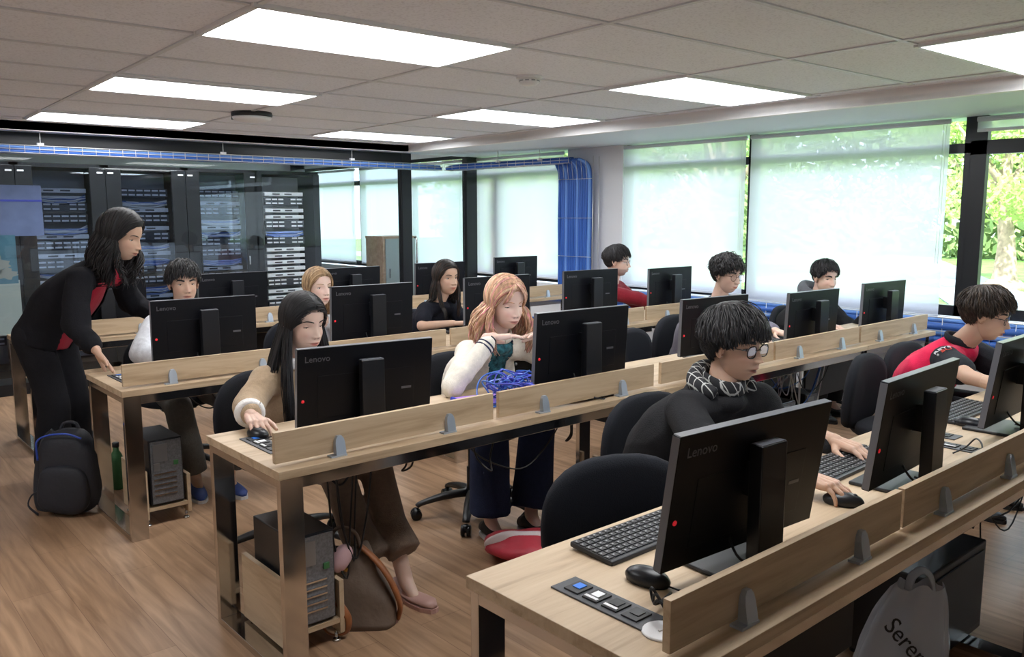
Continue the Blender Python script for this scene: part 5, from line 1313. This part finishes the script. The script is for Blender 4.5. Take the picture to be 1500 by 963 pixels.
def plaid():
    m, nt, b = newmat('black_white_plaid'); N = nt.nodes; L = nt.links; tc = N.new('ShaderNodeTexCoord'); prev = None
    for ax in range(2):
        mp = N.new('ShaderNodeMapping'); mp.inputs['Rotation'].default_value = (.5, .3, PI/2*ax+.6); L.new(tc.outputs['Object'], mp.inputs[0])
        w = N.new('ShaderNodeTexWave'); w.inputs['Scale'].default_value = 11; L.new(mp.outputs[0], w.inputs[0])
        r = N.new('ShaderNodeValToRGB'); e = r.color_ramp.elements; e[0].position = .955; e[0].color = rgb(.015, .015, .018); e[1].position = .975; e[1].color = rgb(.50, .50, .48); L.new(w.outputs[0], r.inputs[0])
        if prev is None: prev = r.outputs[0]
        else:
            mx = N.new('ShaderNodeMix'); mx.data_type = 'RGBA'; mx.blend_type = 'LIGHTEN'; mx.inputs[0].default_value = 1; L.new(prev, mx.inputs[6]); L.new(r.outputs[0], mx.inputs[7]); prev = mx.outputs[2]
    L.new(prev, b.inputs['Base Color']); b.inputs['Roughness'].default_value = .9; return m
M['plaid'] = plaid()
D = math.radians
def hood(root, og, nb, Fv, Lv, m_, r=.095, t=.038, drop=.0):
    q = MB(); pts = []
    for k in range(13):
        a = PI*.30+PI*1.40*k/12; pts.append(nb+V((0, 0, .035+.028*math.cos(a-PI)-drop))+Fv*(r*math.cos(a))+Lv*(r*1.15*math.sin(a)))
    q.tube(smooth_path(pts, 3), [(.020, .024), (t*.8, t), (t, t*1.35), (t*.8, t), (.020, .024)], 12, up=(0, 0, 1)); q.ell(nb-Fv*(r+.02)+V((0, 0, -.03-drop)), (.085, .05, .075), rot=Matrix.Rotation(math.atan2(Lv.y, Lv.x), 3, 'Z'), nu=18, nv=12)
    co, no, fs = remesh(q, .008, 4); co = wrinkle(co, no, .004, 14, 3); obj_from(co, fs, 'hood', m_, root, og)
def ring(root, og, c, ax, r, t, m_, name, h=.012, n=22):
    ax = V(ax).normalized(); u = ax.orthogonal().normalized(); w = ax.cross(u); q = MB()
    pts = [V(c)+u*r*math.cos(2*PI*k/n)+w*r*math.sin(2*PI*k/n) for k in range(n+1)]
    q.tube(pts, [(t, h)]*len(pts), 6, up=ax, cap=False); q.build(name, m_, root, og)
# --- young man in black sweatshirt, front row
def x9(root, og, hp, Rh, H, nb, Fv, Lv, arms, hip): hood(root, og, nb, Fv, Lv, M['plaid'], .092, .036, .004)
person('young man in a black sweatshirt and plaid collar, glasses, hand on a mouse', (2.505, 1.68, 1.098), D(-90), .10, 1.09, D(-102), (2.42, 1.98, .50), 'mid',
       ('short', HR['black'], [3, 1], dict(vol=.025, len=.070, n=900, fringe=.012, line=[.72, .70, .60, .28, .16, -.15, -.45, -.6], low=[.40, .38, .30, .10, .16, -.25, -.6, -.75], side=.7, part=-.3)), ('sweatshirt', M['sweat'], .022), nb=(2.475, 1.705, .925), glasses='thick', sw=.205, bs=1.03, mouth_open=.5, eyelid=.5,
       R=dict(w=(2.185, 1.220, .800), F=(.06, -1, -.14), N=(0, -.05, -1), curls=(.30, .42, .30), fine=True, e=(2.14, 1.50, .775)), L=dict(w=(2.66, 1.38, .785), F=(-.1, -1, -.1), fine=True), collar=(M['plaid'], .068, .010, .055), trousers=M['trblack'], seed=2, extra=x9, face_det=1.15)
# --- man in the red jersey
def x10(root, og, hp, Rh, H, nb, Fv, Lv, arms, hip):
    s0, e, w, A = arms[-1]; c = s0.lerp(e, .18)
    N_ = V((-.88, -.42, .22)).normalized(); ux = V((.755, -.656, -.15)); ux = (ux-N_*ux.dot(N_)).normalized(); uy = N_.cross(ux)
    ax = (e-s0).normalized(); Nr = (N_-ax*N_.dot(ax)).normalized(); Tn = Nr.cross(ax)
    if Tn.dot(ux) < 0: Tn = -Tn
    RR = .081
    def wrap(u, v, d=0): return s0+ax*(.085-v)+(Nr*math.cos(u/RR)+Tn*math.sin(u/RR))*(RR+d)
    for (st, sz, du, dv, m_) in (('REYS', .042, -.035, .014, M['whitec']), ('SU', .048, -.006, -.030, M['orange'])):
        vs, fs = text_geo(st, sz, .0012); q = MB(); q.add([wrap(x+du, y+dv, z) for x, y, z in vs], fs); q.build('sleeve_lettering', m_, root, og)
    q = MB(); q.ell(wrap(-.026, -.018), (.006, .006, .006)); q.build('sleeve_badge', M['whitec'], root, og)
person('man in a crimson jersey with black sleeves and glasses, at the right edge', (4.60, 1.60, 1.045), D(-80), .22, 1.10, D(-88), (4.66, 1.98, .50), 'mid',
       ('short', HR['darkbrown'], [3, 2], dict(vol=.025, len=.068, n=820, fringe=.010, line=[.72, .70, .6, .30, .20, -.15, -.45, -.6], part=.5, curl=.004)), ('jersey', M['jersey'], .020), nb=(4.60, 1.72, .865), glasses='thin', sw=.215, bs=1.04, eyelid=.8, sleeves=M['jblack'], short_sleeve=True,
       R=dict(w=(3.97, 1.27, .80), e=(4.12, 1.49, .80), F=(-.2, -1, -.2)), L=dict(w=(4.55, 1.25, .79), F=(-.1, -1, -.1)), collar=(M['jblack'], .066, .008, .04), seed=3, extra=x10)
# --- hooded man, second row
def x8(root, og, hp, Rh, H, nb, Fv, Lv, arms, hip): hood(root, og, nb, Fv, Lv, M['hoodgrey'], .10, .045, -.035)
person('smiling black haired man with a charcoal hood, far right of the second row', (5.92, 3.20, 1.085), D(-112), .20, 1.05, D(-90), (5.95, 3.55, .50), 'light',
       ('short', HR['black'], [3, 1], dict(vol=.016, len=.05, n=520, low=[.68, .64, .48, .16, .24, -.2, -.55, -.7], line=[.84, .82, .70, .25, .16, -.2, -.5, -.6])), ('hoodie', M['sweat'], .022), nb=(5.93, 3.27, .895), sw=.21, bs=1.0, eyelid=.75, smile=.8,
       R=dict(w=(5.50, 2.95, .785), F=(.0, -1, -.15)), L=dict(w=(6.02, 2.92, .79), F=(-.3, -1, -.1)), seed=4, extra=x8)
# --- man with curly hair and round glasses
person('man with curly dark hair and thin glasses in a grey lilac top', (4.80, 3.30, 1.155), D(-98), .18, 1.07, D(-86), (4.82, 3.62, .52), 'light',
       ('short', HR['black'], [3, 1], dict(vol=.022, len=.065, n=700, curl=.012, line=[.76, .74, .62, .3, .15, -.2, -.5, -.62])), ('sweatshirt', M['lilac'], .016), nb=(4.80, 3.37, .955), glasses='round', sw=.20, bs=1.02, eyelid=.7, smile=.7, neck_r=.050,
       R=dict(w=(4.62, 2.98, .785), F=(0, -1, -.12)), L=dict(w=(4.90, 2.98, .79), F=(-.2, -1, -.12), e=(5.03, 3.17, .785)), seed=5)
# --- man in dark red sweater
person('bearded man with black hair and glasses in a dark red sweater, third row', (5.44, 4.86, 1.155), D(-62), .08, 1.10, D(-70), (5.42, 5.16, .50), 'light',
       ('short', HR['black'], [3, 1], dict(vol=.018, len=.06, n=520, line=[.80, .78, .66, .25, .10, -.2, -.5, -.6])), ('sweater', M['maroon'], .018), nb=(5.44, 4.93, .95), glasses='round', sw=.20, bs=1.04, eyelid=.5, beard=.8,
       R=dict(w=(5.66, 4.58, .79), e=(5.52, 4.74, .84), F=(.3, -1, -.1)), L=dict(w=(5.85, 4.62, .79), F=(0, -1, -.1)), seed=6)
# --- woman in black tee
person('woman with long dark hair in a black tee, forearm on the third row desk', (3.63, 4.90, 1.10), D(-92), .02, 1.05, D(-80), (3.60, 5.18, .52), 'mid',
       ('long', HR['brownends'], [4, 1], dict(vol=.014, zend=.86, n=300, wave=.006, ksplit=.1)), ('tee', M['tee'], .012), nb=(3.60, 4.96, .915), male=False, jaw=.97, sw=.185, bs=.98, eyelid=.3, smile=.6, short_sleeve=True, neck_r=.044, lipc=(.85, .50, .50),
       R=dict(w=(3.58, 4.77, .782), e=(3.36, 4.84, .775), F=(1, -.35, 0), curls=(.5, .6, .4)), L=dict(w=(3.80, 4.70, .785), F=(-.9, -.4, 0)), seed=7)
# --- blonde woman
person('blonde woman in a white v-neck top, third row, behind the monitor with a sticker', (2.60, 4.90, 1.090), D(-88), .0, 1.05, D(-88), (2.62, 5.18, .52), 'fair',
       ('long', HR['blonde'], [3, 1, 1], dict(vol=.013, zend=.84, n=300, wave=.004, ksplit=.1, part=.15)), ('top', M['whitec'], .010), nb=(2.60, 4.95, .895), male=False, jaw=.95, sw=.18, bs=.97, eyelid=.4, mouth_open=.6, neck_r=.043, lipc=(.88, .50, .50), openw=[(.72, 0), (.80, .03), (1.02, .075), (1.3, .08)],
       R=dict(w=(2.42, 4.66, .785), F=(0, -1, -.1)), L=dict(w=(2.74, 4.66, .785), F=(0, -1, -.1)), seed=8)
# --- man in white hooded top
def x1(root, og, hp, Rh, H, nb, Fv, Lv, arms, hip): hood(root, og, nb, Fv, Lv, M['whitec'], .09, .032, .02)
person('young man with short black hair in a white hooded top, left end of third row', (1.735, 4.90, 1.165), D(-97), .08, 1.02, D(-95), (1.76, 5.16, .52), 'mid',
       ('short', HR['black'], [3, 1], dict(vol=.020, len=.050, n=700, line=[.80, .78, .66, .30, .15, -.2, -.5, -.62], part=-.8)), ('hoodie', M['whitec'], .018), nb=(1.745, 4.96, .965), sw=.20, bs=1.0, eyelid=.45,
       R=dict(w=(1.50, 4.60, .785), e=(1.44, 4.80, .795), F=(.1, -1, -.1)), L=dict(w=(1.95, 4.62, .785), F=(-.1, -1, -.1)), trousers=M['olive'], shoe=(M['solenavy'], M['solew']),
       legs={-1: ((1.57, 4.62, .50), (1.63, 4.58, .09)), 1: ((1.86, 4.60, .50), (1.79, 4.50, .09))}, calf=.075, hem=.066, seed=9, extra=x1)
# --- woman in beige jacket
def x3(root, og, hp, Rh, H, nb, Fv, Lv, arms, hip):
    for sd in (-1, 1):
        s0, e, w, A = arms[sd]; d = (e-w).normalized(); q = MB(); n = 20; ax = d; u = ax.orthogonal().normalized(); v = ax.cross(u)
        for (c, r_, t_) in ((w+d*.036, .040, .016), (w+d*.056, .043, .016)):
            q.tube([c+u*r_*math.cos(2*PI*k/n)+v*r_*math.sin(2*PI*k/n) for k in range(n+1)], t_, 8, cap=False)
        q.build('fleece_cuff', M['fluff'], root, og)
    q = MB(); c = hip.lerp(nb, .56)+Fv*.136-Lv*.06; q.box(c, (.010, .085, .012), rot=RZ(math.atan2(Fv.y, Fv.x)), bev=.003); q.ell(c+Fv*.006-V((0, 0, .016)), (.007, .007, .007)); q.build('pocket_flap', M['beige'], root, og)
person('woman with long straight black hair in a beige jacket with white fleece cuffs', (1.625, 3.20, 1.105), D(-82), .17, 1.03, D(-93), (1.64, 3.50, .50), 'light',
       ('long', HR['black'], [3, 1], dict(vol=.013, zend=.70, n=620, wave=.0025, flare=.06, ksplit=-.2, kmax=.72, front=(True, True))), ('jacket', M['beige'], .020), nb=(1.63, 3.27, .905), male=False, jaw=.96, sw=.195, bs=.98, eyelid=.92, neck_r=.043, lipc=(.80, .42, .42),
       R=dict(w=(1.285, 2.995, .800), e=(1.36, 3.20, .785), F=(-.12, -1, -.16), curls=(.28, .38, .28), fine=True), L=dict(w=(1.80, 2.98, .785), F=(0, -1, -.1)), collar=(M['fluff'], .072, .016, .05), trousers=M['trtaupe'], shoe=(M['pinkshoe'], M['pinkshoe'], 'flat'),
       legs={-1: ((1.62, 2.96, .52), (1.665, 2.76, .075)), 1: ((1.79, 2.94, .51), (1.795, 2.73, .075))}, calf=.070, hem=.074, cuffz=.12, inner=('top', M['whitec']), openw=[(.70, 0), (.78, .008), (.9, .03), (1.03, .05), (1.3, .06)], seed=10, extra=x3, face_det=1.1)
# pink haired woman
def x5(root, og, hp, Rh, H, nb, Fv, Lv, arms, hip):
    for sd in (-1, 1):
        s0, e, w, A = arms[sd]; d = (e-w).normalized()
        for o in (.055, .074): ring(root, og, w+d*o, d, .0425, .0030, M['navystripe'], 'cuff_stripe', .0045)
    ring(root, og, arms[-1][2]+(arms[-1][1]-arms[-1][2]).normalized()*.012, (arms[-1][1]-arms[-1][2]), .028, .002, M['blackplastic'], 'bracelet', .004)
    for k in range(4):
        q = MB(); q.ell(hip.lerp(nb, .35+.13*k)+Fv*.137+Lv*.075, (.007, .007, .007)); q.build('button', M['steel'], root, og)
    q = MB(); c = nb+V((0, 0, .02))
    for sd in (-1, 1):
        q.tube(smooth_path([nb+V((0, 0, .045))-Fv*.05+Lv*sd*.04, nb+V((0, 0, .03))+Lv*sd*.068, nb-V((0, 0, .0))+Fv*.055+Lv*sd*.062], 4), .0045, 6)
    q.build('collar_stripe', M['navystripe'], root, og)
person('pink and blonde haired woman in a cream varsity jacket resting chin on folded hands', (2.66, 3.10, 1.125), D(-98), .20, 1.08, D(-96), (2.66, 3.42, .50), 'fair',
       ('long', HR['pink'], [4, 2, 2, 2], dict(vol=.017, zend=.93, n=640, wave=.010, ksplit=.3, spread=2.6, flare=.04, bangs=44, bl=.80, part=.1)), ('varsity_jacket', M['cream'], .020), nb=(2.65, 3.17, .925), male=False, jaw=.98, sw=.20, bs=1.0, eyelid=.9, neck_r=.043, lipc=(.82, .48, .48),
       R=dict(w=(2.465, 2.975, .985), e=(2.215, 2.955, .785), F=(1, -.12, -.02), N=(0, -.15, -1), curls=(.06, .12, .10), fine=True), L=dict(w=(2.80, 2.965, .975), e=(2.92, 2.93, .79), F=(-1, -.16, .04), N=(0, -.15, -1), curls=(.08, .12, .10), fine=True), collar=(M['cream'], .070, .012, .05), trousers=M['jeans'], shoe=(M['shoeblack'], M['solew']), inner=('shirt', M['teal']), openw=[(-.2, .04), (.3, .045), (.7, .05), (.95, .07), (1.3, .075)],
       slf=.25, legs={-1: ((2.48, 3.02, .52), (2.46, 2.99, .09)), 1: ((2.78, 3.0, .52), (2.66, 2.92, .09))}, calf=.095, hem=.10, seed=11, extra=x5, face_det=1.1)
# standing woman
person('standing woman in black blazer and red blouse, leaning over with one hand on the desk', (1.435, 4.95, 1.440), D(-44), .32, 1.12, D(-52), (1.08, 5.33, .88), 'mid',
       ('long', HR['black'], [2, 1], dict(vol=.024, zend=1.20, n=460, wave=.018, ksplit=.5, spread=3.0, kmax=.60)), ('blazer', M['blazer'], .024), nb=(1.335, 5.06, 1.255), male=False, jaw=.98, sw=.20, bs=1.04, eyelid=.6, smile=1.0, mouth_open=.3, neck_r=.045, lipc=(.80, .45, .45), shdrop=.05,
       R=dict(w=(1.185, 4.685, .860), e=(1.13, 4.88, .985), F=(.26, -.62, -.60), N=(-.1, -.55, -.8), curls=(-.05, .15, .1), spread=.16, fine=True), L=dict(w=(1.66, 5.12, .96), e=(1.55, 5.30, 1.03), F=(.5, -1, -.2)), inner=('blouse', M['redblouse']), openw=[(-.2, .05), (.2, .07), (.45, .10), (.95, .11), (1.3, .10)],
       legs={-1: ((1.09, 5.24, .47), (1.06, 5.30, .09)), 1: ((1.22, 5.34, .47), (1.24, 5.42, .09))}, calf=.085, hem=.085, seed=12)
